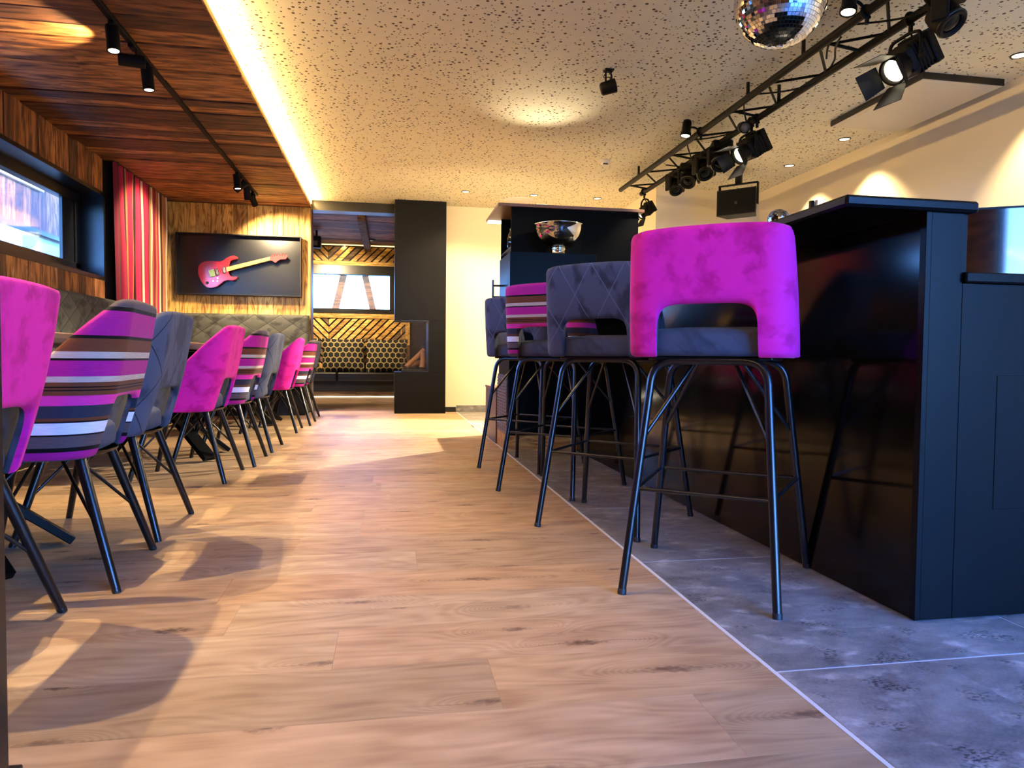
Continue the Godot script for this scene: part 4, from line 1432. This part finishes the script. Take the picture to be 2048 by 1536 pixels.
	for q in [[Vector2(-0.277,-0.059),Vector2(-0.243,-0.050),Vector2(-0.225,-0.130),Vector2(-0.259,-0.141)], [Vector2(-0.194,-0.035),Vector2(-0.160,-0.024),Vector2(-0.148,-0.102),Vector2(-0.179,-0.112)]]:
		mb = MB.new()
		mb.prism(PackedVector2Array(q), 0.04, 0.05)
		var pu := part(g, "pickup", mb, mats.black_matt)
		for k in 2:
			var f := 0.3 + 0.4 * k
			mb = MB.new()
			var a: Vector2 = q[0].lerp(q[1], f)
			var b: Vector2 = q[3].lerp(q[2], f)
			mb.tube([Vector3(a.x, a.y - 0.008, 0.051), Vector3(b.x, b.y + 0.008, 0.051)], 0.005, 6)
			part(pu, "coil_bar", mb, mats.alu)
	for q in [[Vector2(-0.364,-0.228), 0.016, mats.black_matt], [Vector2(-0.296,-0.206), 0.009, mats.chrome], [Vector2(-0.244,-0.169), 0.009, mats.chrome], [Vector2(-0.247,-0.205), 0.008, mats.chrome]]:
		mb = MB.new()
		mb.tube([Vector3(q[0].x, q[0].y, 0.04), Vector3(q[0].x, q[0].y, 0.055)], q[1], 12)
		part(g, "knob", mb, q[2])
	for k in 6:
		var f := 0.15 + 0.14 * k
		var a := Vector2(-0.283, -0.061).lerp(Vector2(-0.265, -0.144), f)
		var b := Vector2(0.358, 0.107).lerp(Vector2(0.358, 0.070), f)
		mb = MB.new()
		mb.tube([Vector3(a.x, a.y, 0.056), Vector3(b.x, b.y, 0.050)], 0.0008, 4)
		part(g, "string", mb, mats.chrome)
	# black post at the near left edge
	var po := thing("steel_post", "tall black steel post beside the first pink chair", "post", Vector3(-0.66, 0, -1.2))
	bx(po, "shaft", Vector3(-0.03, 0.01, -0.03), Vector3(0.053, CEIL - 0.02, 0.03), mats.black_satin, 0.003)
	bx(po, "foot_plate", Vector3(-0.07, 0.0, -0.07), Vector3(0.054, 0.01, 0.07), mats.black_satin, 0.002)

# a cylinder spotlight on the ceiling track
func track_spot(label: String, at: Vector3, dir: Vector3, lit: bool, energy := 4.2, angle := 42.0):
	var t := thing("track_spotlight", label, "spotlight", at, 0.0, "spotlights on the ceiling track")
	bx(t, "adapter", Vector3(-0.014, -0.02, -0.04), Vector3(0.014, 0.0, 0.04), mats.fixture, 0.002)
	var mb := MB.new()
	mb.tube([Vector3(0.016, -0.02, 0), Vector3(0.020, -0.055, 0)], 0.006, 8)
	part(t, "stem", mb, mats.fixture)
	var d := dir.normalized()
	var side := d.cross(Vector3(0.3, 0.1, 1.0)).normalized()
	var xf := Transform3D(Basis(side, -d, side.cross(-d)), Vector3(-0.004, -0.085, 0))
	mb = MB.new()
	mb.lathe([Vector2(0, 0.07), Vector2(0.032, 0.07), Vector2(0.035, 0.067), Vector2(0.035, 0.067), Vector2(0.035, -0.072), Vector2(0.035, -0.072), Vector2(0.029, -0.072), Vector2(0.027, -0.055), Vector2(0.0, -0.055)], 24, xf)
	var hd := part(t, "head", mb, mats.fixture)
	if lit:
		mb = MB.new()
		mb.lathe([Vector2(0, -0.069), Vector2(0.027, -0.069), Vector2(0.027, -0.064), Vector2(0, -0.064)], 20, xf)
		part(hd, "lamp_lens", mb, mats.lamp_face)
		var p := at + xf * Vector3(0, -0.082, 0)
		spot(t, p, p + d, energy, angle, WARM, 0.014, 0.5)

func wood_ceiling_things():
	var tr := thing("ceiling_track", "long black lighting track on the wooden ceiling", "lighting track", Vector3(-1.5, WCEIL, -3.4))
	bx(tr, "rail", Vector3(-0.017, -0.030, -4.98), Vector3(0.017, -0.004, 5.6), mats.fixture, 0.002)
	var y := WCEIL - 0.030
	track_spot("lit black track spotlight over the first dining table, before its sideways neighbour", Vector3(-1.5, y, -4.21), Vector3(0.10, -1, 0.10), true)
	track_spot("unlit-looking black track spotlight turned sideways to the window wall", Vector3(-1.5, y, -4.50), Vector3(-1.0, -0.06, 0.30), true, 2.2, 50.0)
	track_spot("lit black track spotlight over the middle table", Vector3(-1.5, y, -4.77), Vector3(0.10, -1, 0.0), true)
	track_spot("lit black track spotlight first in the cluster by the end wall", Vector3(-1.5, y, -7.37), Vector3(0.1, -1, 0.0), true)
	track_spot("black track spotlight turned to the window wall, in the end cluster", Vector3(-1.5, y, -7.55), Vector3(-0.8, -0.6, -0.25), true, 5.0, 42.0)
	track_spot("lit black track spotlight pointing down in the end cluster", Vector3(-1.5, y, -7.86), Vector3(0.05, -1, -0.25), true, 5.5, 55.0)
	track_spot("black track spotlight aimed at the guitar box", Vector3(-1.5, y, -8.18), Vector3(0.22, -0.75, -0.85), true, 7.0, 48.0)
	# more of the row, above and behind the picture
	track_spot("lit black track spotlight above the first striped chair", Vector3(-1.5, y, -2.35), Vector3(0.16, -1, 0.0), true)
	track_spot("lit black track spotlight above the first pink chair", Vector3(-1.5, y, -1.88), Vector3(0.16, -1, 0.0), true)

func downlight(label: String, x: float, z: float, energy: float, angle := 48.0, tilt := Vector3(0, -1, 0), group := "recessed downlights"):
	var t := thing("downlight", label, "downlight", Vector3(x, CEIL, z), 0.0, group)
	var mb := MB.new()
	mb.lathe([Vector2(0.040, -0.002), Vector2(0.046, -0.006), Vector2(0.052, -0.004), Vector2(0.054, 0.0)], 28)
	part(t, "trim_ring", mb, mats.black_satin)
	mb = MB.new()
	mb.lathe([Vector2(0, -0.003), Vector2(0.041, -0.003), Vector2(0.041, 0.0), Vector2(0.0, 0.0)], 28)
	part(t, "light_disc", mb, mats.downlight_face)
	spot(t, Vector3(x, CEIL - 0.012, z), Vector3(x, CEIL - 0.012, z) + tilt, energy, angle, WARM, 0.035, 0.6)

func ceiling_things():
	var g1 := {0.867: "beside the black fireplace column", 1.679: "above the back-bar cabinet", 2.46: "beside the truss end"}
	for x in g1:
		downlight("round recessed downlight before the cream end wall, " + g1[x], x, -8.15, 4.0, 58.0, Vector3(0, -1, -0.12), "downlights along the end wall")
	var g2 := {-3.83: "on the barn-door lamp side of the ceiling panel", -5.54: "beside the far end of the ceiling panel", -6.39: "beside the loudspeaker", -2.0: "over the bar end"}
	for z in g2:
		downlight("round recessed downlight along the bar wall, " + g2[z], 3.9, z, 4.0, 46.0, Vector3(0.10, -1, 0.0), "downlights along the bar wall")
	# infrared heating panel
	var hp := thing("ceiling_panel", "cream rectangular ceiling panel with black edges", "ceiling panel", Vector3(3.815, CEIL, -4.66))
	bx(hp, "housing", Vector3(-0.315, -0.045, -0.495), Vector3(0.315, 0.0, 0.495), mats.black_satin, 0.001)
	bx(hp, "border", Vector3(-0.308, -0.047, -0.488), Vector3(0.308, -0.044, 0.488), mats.panel_cream)
	bx(hp, "heating_face", Vector3(-0.27, -0.050, -0.45), Vector3(0.27, -0.046, 0.45), mats.panel_cream, 0.001)
	# smoke detector
	var sd := thing("smoke_detector", "small white round smoke detector on the plaster ceiling", "smoke detector", Vector3(2.06, CEIL, -6.6))
	var mb := MB.new()
	mb.lathe([Vector2(0, -0.022), Vector2(0.05, -0.022), Vector2(0.056, -0.016), Vector2(0.056, 0.0)], 24)
	part(sd, "base", mb, mats.white_plastic)
	mb = MB.new()
	mb.lathe([Vector2(0, -0.052), Vector2(0.022, -0.052), Vector2(0.032, -0.044), Vector2(0.034, -0.022), Vector2(0, -0.022)], 24)
	part(sd, "sensor", mb, mats.white_plastic)
	bx(sd, "vent", Vector3(-0.022, -0.045, 0.026), Vector3(0.022, -0.034, 0.034), mats.black_matt)
	var cs := thing("ceiling_speaker", "flat round cream loudspeaker grille in the ceiling over the cabinet", "ceiling speaker", Vector3(1.56, CEIL, -8.45))
	mb = MB.new()
	mb.lathe([Vector2(0, -0.012), Vector2(0.17, -0.012), Vector2(0.185, -0.006), Vector2(0.19, 0.0)], 32)
	part(cs, "grille", mb, mats.white_plastic)
	# small black stage lamp screwed to the ceiling, lens to the right
	var cl := thing("ceiling_spotlight", "small black stage spotlight hanging alone from plaster ceiling", "spotlight", Vector3(1.44, CEIL, -4.55))
	bx(cl, "base_plate", Vector3(-0.03, -0.008, -0.03), Vector3(0.03, 0, 0.03), mats.fixture)
	mb = MB.new()
	mb.tube(round_path([Vector3(-0.03, -0.10, 0.035), Vector3(-0.03, -0.012, 0.03), Vector3(0.03, -0.012, -0.03), Vector3(0.03, -0.10, -0.035)], 0.02), 0.007, 8)
	part(cl, "yoke", mb, mats.fixture)
	var xf := Transform3D(basis_to(Vector3(0.93, 0.25, 0.28)), Vector3(0.0, -0.115, 0.0))
	mb = MB.new()
	mb.lathe([Vector2(0, 0.055), Vector2(0.03, 0.055), Vector2(0.042, 0.045), Vector2(0.044, 0.0), Vector2(0.046, -0.05), Vector2(0.046, -0.05), Vector2(0.04, -0.052), Vector2(0.034, -0.045), Vector2(0, -0.045)], 24, xf)
	part(cl, "head", mb, mats.fixture)
	mb = MB.new()
	mb.lathe([Vector2(0, -0.050), Vector2(0.02, -0.050), Vector2(0.034, -0.047)], 20, xf)
	part(cl, "lens", mb, mats.lens)
	mb = MB.new()
	mb.tube(round_path([Vector3(-0.01, -0.008, 0.0), Vector3(-0.045, -0.06, 0.0), Vector3(0.01, -0.05, 0.02), Vector3(0.0, -0.085, 0.0)], 0.03), 0.003, 6)
	part(cl, "cable", mb, mats.fixture)
	# mirror ball: a facet for each little mirror
	var mbz := Vector3(1.53, 2.135, -2.6)
	var ball := thing("mirror_ball", "mirror ball hanging beside the stage truss", "mirror ball", mbz)
	var r := 0.178
	mb = MB.new()
	mb.flat()
	rng.seed = 88
	var nlat := 38
	for i in nlat:
		var a0 := PI * (i + 0.05) / nlat
		var a1 := PI * (i + 0.95) / nlat
		var cnt := maxi(4, int(TAU * r * sin((a0 + a1) / 2.0) / 0.0150))
		for k in cnt:
			var b0 := TAU * (k + 0.04) / cnt
			var b1 := TAU * (k + 0.96) / cnt
			var q := []
			var tilt := Vector3(rng.randf_range(-1, 1), rng.randf_range(-1, 1), rng.randf_range(-1, 1)) * 0.0006
			for e in [[a0, b0], [a0, b1], [a1, b1], [a1, b0]]:
				q.append(Vector3(sin(e[0]) * cos(e[1]), cos(e[0]), sin(e[0]) * sin(e[1])) * r)
			q[0] += tilt; q[2] -= tilt
			mb.quad_o(q[0], q[1], q[2], q[3], Vector3.ZERO)
	var fc := part(ball, "mirror_facets", mb, mats.mirror)
	fc.set_meta("kind", "stuff")
	mb = MB.new()
	mb.lathe(arc_profile(r * 0.985, 20), 32)
	part(ball, "core", mb, mats.alu)
	mb = MB.new()
	mb.tube([Vector3(0, r * 0.95, 0), Vector3(0, CEIL - mbz.y, 0)], 0.006, 8)
	part(ball, "hanger", mb, mats.fixture)
	# loudspeaker in the corner
	var sp := thing("loudspeaker", "black wedge loudspeaker hung by a bracket from the ceiling", "loudspeaker", Vector3(3.48, 2.19, -6.66), -PI / 4.0)
	mb = MB.new()
	mb.prism(PackedVector2Array([Vector2(-0.20, 0.0), Vector2(0.20, 0.0), Vector2(0.15, -0.20), Vector2(-0.15, -0.20)]), 0.0, 0.262, Transform3D(Basis(Vector3(1, 0, 0), Vector3(0, 0, 1), Vector3(0, 1, 0)), Vector3.ZERO))
	part(sp, "cabinet", mb, mats.black_matt)
	bx(sp, "grille", Vector3(-0.192, 0.008, 0.0), Vector3(0.192, 0.254, 0.006), mats.fixture, 0.002)
	mb = MB.new()
	mb.tube([Vector3(0, 0.12, 0.006), Vector3(0, 0.12, 0.009)], 0.014, 14)
	part(sp, "badge", mb, mats.lens)
	mb = MB.new()
	for b in [[Vector3(-0.20, 0.235, -0.1), Vector3(-0.19, 0.325, -0.05)], [Vector3(0.19, 0.10, -0.1), Vector3(0.20, 0.325, -0.05)], [Vector3(-0.20, 0.317, -0.1), Vector3(0.20, 0.325, -0.05)]]:
		mb.bar(b[0], b[1])
	mb.bar(Vector3(-0.03, 0.325, -0.1), Vector3(0.03, CEIL - 2.19, -0.05))
	part(sp, "bracket", mb, mats.fixture)

func basis_to(d: Vector3) -> Basis:
	# the local -y axis points along d
	d = d.normalized()
	var side := d.cross(Vector3.UP if absf(d.y) < 0.95 else Vector3.RIGHT).normalized()
	return Basis(side, -d, side.cross(-d))

func arc_profile(r: float, n: int) -> Array:
	var out := []
	for i in n + 1:
		var a := PI * i / n
		out.append(Vector2(sin(a) * r, -cos(a) * r))
	return out

# ------------------------------------------------------------------ stage truss and its lamps
const RL := Vector2(2.455, 2.53)
const RR := Vector2(2.69, 2.50)

func rail_at(r: Vector2, z: float) -> Vector3:
	return Vector3(r.x, r.y, z)

func truss():
	var o := Vector3(2.57, 2.5, -3.4)
	var t := thing("stage_truss", "long black tubular stage truss hung under the plaster ceiling", "truss", o)
	for r in [RL, RR]:
		var mb := MB.new()
		mb.tube([rail_at(r, -7.27) - o, rail_at(r, 0.6) - o], 0.024, 16)
		part(t, "rail", mb, mats.fixture)
	var z := -7.1
	var k := 0
	while z < 0.2:
		var mb := MB.new()
		mb.tube([rail_at(RL, z) - o, rail_at(RR, z + 0.28) - o], 0.0085, 8)
		part(t, "lacing", mb, mats.fixture)
		mb = MB.new()
		mb.tube([rail_at(RR, z + 0.28) - o, rail_at(RL, z + 0.56) - o], 0.0085, 8)
		part(t, "lacing", mb, mats.fixture)
		if k % 2 == 0:
			mb = MB.new()
			mb.tube([rail_at(RL, z + 0.05) - o, rail_at(RR, z + 0.05) - o], 0.010, 8)
			part(t, "rung", mb, mats.fixture)
		z += 0.56
		k += 1
	for zz in [-6.72, -4.56, -3.9, -2.2]:
		for r in [RL, RR]:
			if r == RR and zz != -4.56 and zz != -2.2:
				continue
			var mb := MB.new()
			mb.tube([rail_at(r, zz) - o, Vector3(r.x, CEIL, zz) - o], 0.012, 10)
			part(t, "hanger", mb, mats.fixture)
	# cables tied along the truss
	rng.seed = 91
	for c in 4:
		var pts := []
		var zc := -6.3 + c * 1.25
		for i in 24:
			var f := i / 23.0
			var side: float = 0.5 + 0.5 * sin(f * 9.0 + c * 1.7)
			var p := rail_at(RL, 0).lerp(rail_at(RR, 0), side)
			pts.append(Vector3(p.x, p.y + 0.028 - 0.06 * absf(sin(f * 7.0 + c)), zc + f * 1.5) - o)
		var mb := MB.new()
		mb.tube(pts, 0.006, 6)
		part(t, "cable", mb, mats.fixture)
	fresnel("lit black theatre spotlight with barn doors over the pink stool", Vector3(2.66, 2.27, -3.30), Vector3(-0.80, -0.58, 0.14), RR, 1.05, 3.0)
	fresnel("lit black theatre spotlight with barn doors beside the loudspeaker", Vector3(2.66, 2.29, -4.93), Vector3(-0.80, -0.55, 0.18), RR, 1.0, 5.0)
	fresnel("small black lit lamp with barn doors at the truss end", Vector3(2.70, 2.29, -7.18), Vector3(-0.70, -0.62, 0.24), RR, 0.72, 48.0, 30.0)
	small_par("small lit black spotlight clamped to the truss by the striped stool", Vector3(2.33, 2.545, -5.30), Vector3(-0.15, -1.0, 0.05), RL, true)
	small_par("small lit black spotlight clamped to the truss by the mirror ball", Vector3(2.35, 2.57, -3.33), Vector3(-0.15, -1.0, 0.1), RL, true)
	small_par("small unlit black par lamp between the truss rails", Vector3(2.58, 2.43, -4.85), Vector3(-0.25, -0.35, 0.9), RR, false)
	var zs := [-6.43, -6.11, -5.80, -5.48]
	for i in 4:
		moving_head("black moving-head lamp under the truss, " + ["at the truss end of the row of four", "second from the truss end", "third from the truss end", "beside the barn-door spotlight"][i], Vector3(2.72, 2.40, zs[i]), 0.98 + 0.05 * i, [0.3, -0.5, 0.2, -0.3][i], "row of four moving heads")
	moving_head("large black moving-head lamp near the barn-door spotlight", Vector3(2.70, 2.43, -3.08), 1.05, 0.6, "")

func clamp_to(t: Node3D, at: Vector3, r: Vector2):
	# hook clamp round the rail and a stem down to the lamp
	var mb := MB.new()
	var c := Vector3(r.x, r.y, at.z) - at
	var pts := []
	for i in 13:
		var a := TAU * i / 16.0 + 0.6
		pts.append(c + Vector3(cos(a), sin(a), 0) * 0.031)
	mb.tube(pts, 0.009, 6)
	mb.tube([c + Vector3(0, -0.03, 0), c + Vector3(0, -0.065, 0)], 0.011, 8)
	part(t, "clamp", mb, mats.fixture)

func fresnel(label: String, at: Vector3, dir: Vector3, r: Vector2, s: float, energy: float, angle := 40.0):
	var t := thing("barn_door_spotlight", label, "stage light", at, 0.0, "barn-door spotlights on the truss")
	clamp_to(t, at, r)
	var b := basis_to(dir)
	var xf := Transform3D(b.scaled(Vector3.ONE * s), Vector3.ZERO)
	var mb := MB.new()
	mb.box(Vector3(0, 0.045, 0), Vector3(0.15, 0.15, 0.15), 0.02, xf)
	mb.box(Vector3(0, 0.13, 0), Vector3(0.17, 0.05, 0.17), 0.006, xf)
	for k in 4:
		mb.box(Vector3(0, 0.0 + 0.025 * k, 0), Vector3(0.158, 0.006, 0.158), 0.002, xf)
	mb.lathe([Vector2(0.066, -0.03), Vector2(0.07, -0.10), Vector2(0.07, -0.10), Vector2(0.06, -0.10), Vector2(0.058, -0.04)], 24, xf)
	var hs := part(t, "housing", mb, mats.fixture)
	mb = MB.new()
	mb.lathe([Vector2(0, -0.088), Vector2(0.03, -0.086), Vector2(0.056, -0.078), Vector2(0.056, -0.07), Vector2(0, -0.07)], 24, xf)
	part(hs, "lamp_lens", mb, mats.lamp_face)
	# four flaps
	for k in 4:
		var turn := Basis(Vector3.UP, PI / 2.0 * k)
		var w0 := 0.058
		var w1 := 0.082 if k % 2 == 0 else 0.066
		var len := 0.115 if k % 2 == 0 else 0.09
		var flare := 0.05
		mb = MB.new()
		mb.flat()
		var q := []
		for e in [[-w0, 0.0], [w0, 0.0], [w1, 1.0], [-w1, 1.0]]:
			for d in [0.0, 0.003]:
				q.append(xf * (turn * Vector3(e[0], -0.102 - len * e[1], 0.066 + flare * e[1] + d)))
		var mid: Vector3 = (q[0] + q[3] + q[4] + q[7]) / 4.0
		mb.quad_o(q[0], q[2], q[4], q[6], q[1] + (q[1] - q[0]) * 3.0)
		mb.quad_o(q[1], q[3], q[5], q[7], q[0] - (q[1] - q[0]) * 3.0)
		for e in [[0, 2], [2, 4], [4, 6], [6, 0]]:
			mb.quad_o(q[e[0]], q[e[1]], q[e[1] + 1], q[e[0] + 1], mid)
		part(hs, "barn_door", mb, mats.fixture)
	# yoke from the clamp to both sides
	var c := Vector3(r.x, r.y - 0.07, at.z) - at
	mb = MB.new()
	var sd: Vector3 = b.x * 0.088 * s
	mb.tube(round_path([-sd, -sd + Vector3(0, (c.y) * 0.8, 0), c, sd + Vector3(0, (c.y) * 0.8, 0), sd], 0.03), 0.009, 8)
	part(t, "yoke", mb, mats.fixture)
	for e in [-1.0, 1.0]:
		mb = MB.new()
		mb.tube([sd * e, sd * e * 1.25], 0.014, 10)
		part(t, "knob", mb, mats.fixture)
	mb = MB.new()
	mb.tube(round_path([xf * Vector3(0, 0.15, 0), xf * Vector3(0.02, 0.22, 0.05), xf * Vector3(0.05, 0.17, 0.10), c], 0.06), 0.0045, 6)
	part(t, "cable", mb, mats.fixture)
	var p := at + xf * Vector3(0, -0.095, 0)
	spot(t, p, p + dir, energy, angle, NEUTRAL, 0.05, 0.35)

func small_par(label: String, at: Vector3, dir: Vector3, r: Vector2, lit: bool):
	var t := thing("par_spotlight", label, "stage light", at, 0.0, "small spotlights on the truss")
	var xf := Transform3D(basis_to(dir), Vector3.ZERO)
	var mb := MB.new()
	mb.lathe([Vector2(0, 0.07), Vector2(0.028, 0.068), Vector2(0.036, 0.05), Vector2(0.036, -0.03), Vector2(0.042, -0.034), Vector2(0.042, -0.06), Vector2(0.042, -0.06), Vector2(0.036, -0.06), Vector2(0.034, -0.05), Vector2(0, -0.05)], 20, xf)
	var hs := part(t, "housing", mb, mats.fixture)
	mb = MB.new()
	mb.lathe([Vector2(0, -0.057), Vector2(0.034, -0.056), Vector2(0.034, -0.051), Vector2(0, -0.051)], 18, xf)
	part(hs, "lamp_lens" if lit else "lens", mb, mats.lamp_face if lit else mats.lens)
	var c := Vector3(r.x, r.y, at.z) - at
	mb = MB.new()
	mb.tube(round_path([Vector3.ZERO, c * 0.5 + Vector3(0, 0.03, 0), c], 0.03), 0.008, 8)
	part(t, "bracket", mb, mats.fixture)
	clamp_to(t, at, r)
	if lit:
		var p := at + xf * Vector3(0, -0.07, 0)
		spot(t, p, p + dir, 5.0, 35.0, NEUTRAL, 0.03, 0.5)

func moving_head(label: String, at: Vector3, s: float, turn: float, group: String):
	var t := thing("moving_head_lamp", label, "stage light", at, turn, group)
	var sc := Transform3D(Basis().scaled(Vector3.ONE * s), Vector3.ZERO)
	var mb := MB.new()
	mb.box(Vector3(0, 0.075, 0), Vector3(0.15, 0.06, 0.15), 0.012, sc)
	mb.tube([sc * Vector3(0, 0.10, 0), Vector3(0, 2.5 - at.y, 0)], 0.012, 8)
	part(t, "base", mb, mats.fixture)
	for e in [-1.0, 1.0]:
		mb = MB.new()
		mb.box(Vector3(0.085 * e, -0.005, 0), Vector3(0.026, 0.13, 0.075), 0.008, sc)
		part(t, "arm", mb, mats.fixture)
	var xf := Transform3D(basis_to(Vector3(-0.15, -0.7, 0.55)).scaled(Vector3.ONE * s), Vector3(0, -0.025 * s, 0))
	mb = MB.new()
	mb.lathe([Vector2(0, 0.075), Vector2(0.045, 0.072), Vector2(0.063, 0.055), Vector2(0.068, 0.02), Vector2(0.068, -0.05), Vector2(0.064, -0.064), Vector2(0.064, -0.064), Vector2(0.052, -0.066), Vector2(0.046, -0.05), Vector2(0, -0.05)], 26, xf)
	var hd := part(t, "head", mb, mats.fixture)
	mb = MB.new()
	mb.lathe([Vector2(0, -0.062), Vector2(0.025, -0.060), Vector2(0.045, -0.052)], 22, xf)
	part(hd, "lens", mb, mats.black_lacquer)
	mb = MB.new()
	mb.lathe([Vector2(0.064, -0.058), Vector2(0.071, -0.055), Vector2(0.071, -0.045), Vector2(0.066, -0.042)], 26, xf)
	part(hd, "rim", mb, mats.black_satin)

func small_things():
	# added unseen floodlight: stands in for the bowl's reflection on the ceiling
	var at := Vector3(1.25, 1.935, -5.75)
	var t := thing("added_floodlight", "added black floodlight on the brown cabinet top board, lighting the ceiling", "floodlight", at)
	bx(t, "housing", Vector3(-0.05, 0.0, -0.04), Vector3(0.05, 0.05, 0.04), mats.fixture, 0.006)
	bx(t, "lamp_face", Vector3(-0.042, 0.05, -0.032), Vector3(0.042, 0.053, 0.032), mats.led_white)
	spot(t, at + Vector3(0, 0.065, 0), Vector3(1.16, CEIL, -5.30), 0.75, 40.0, NEUTRAL, 0.05, 1.0)
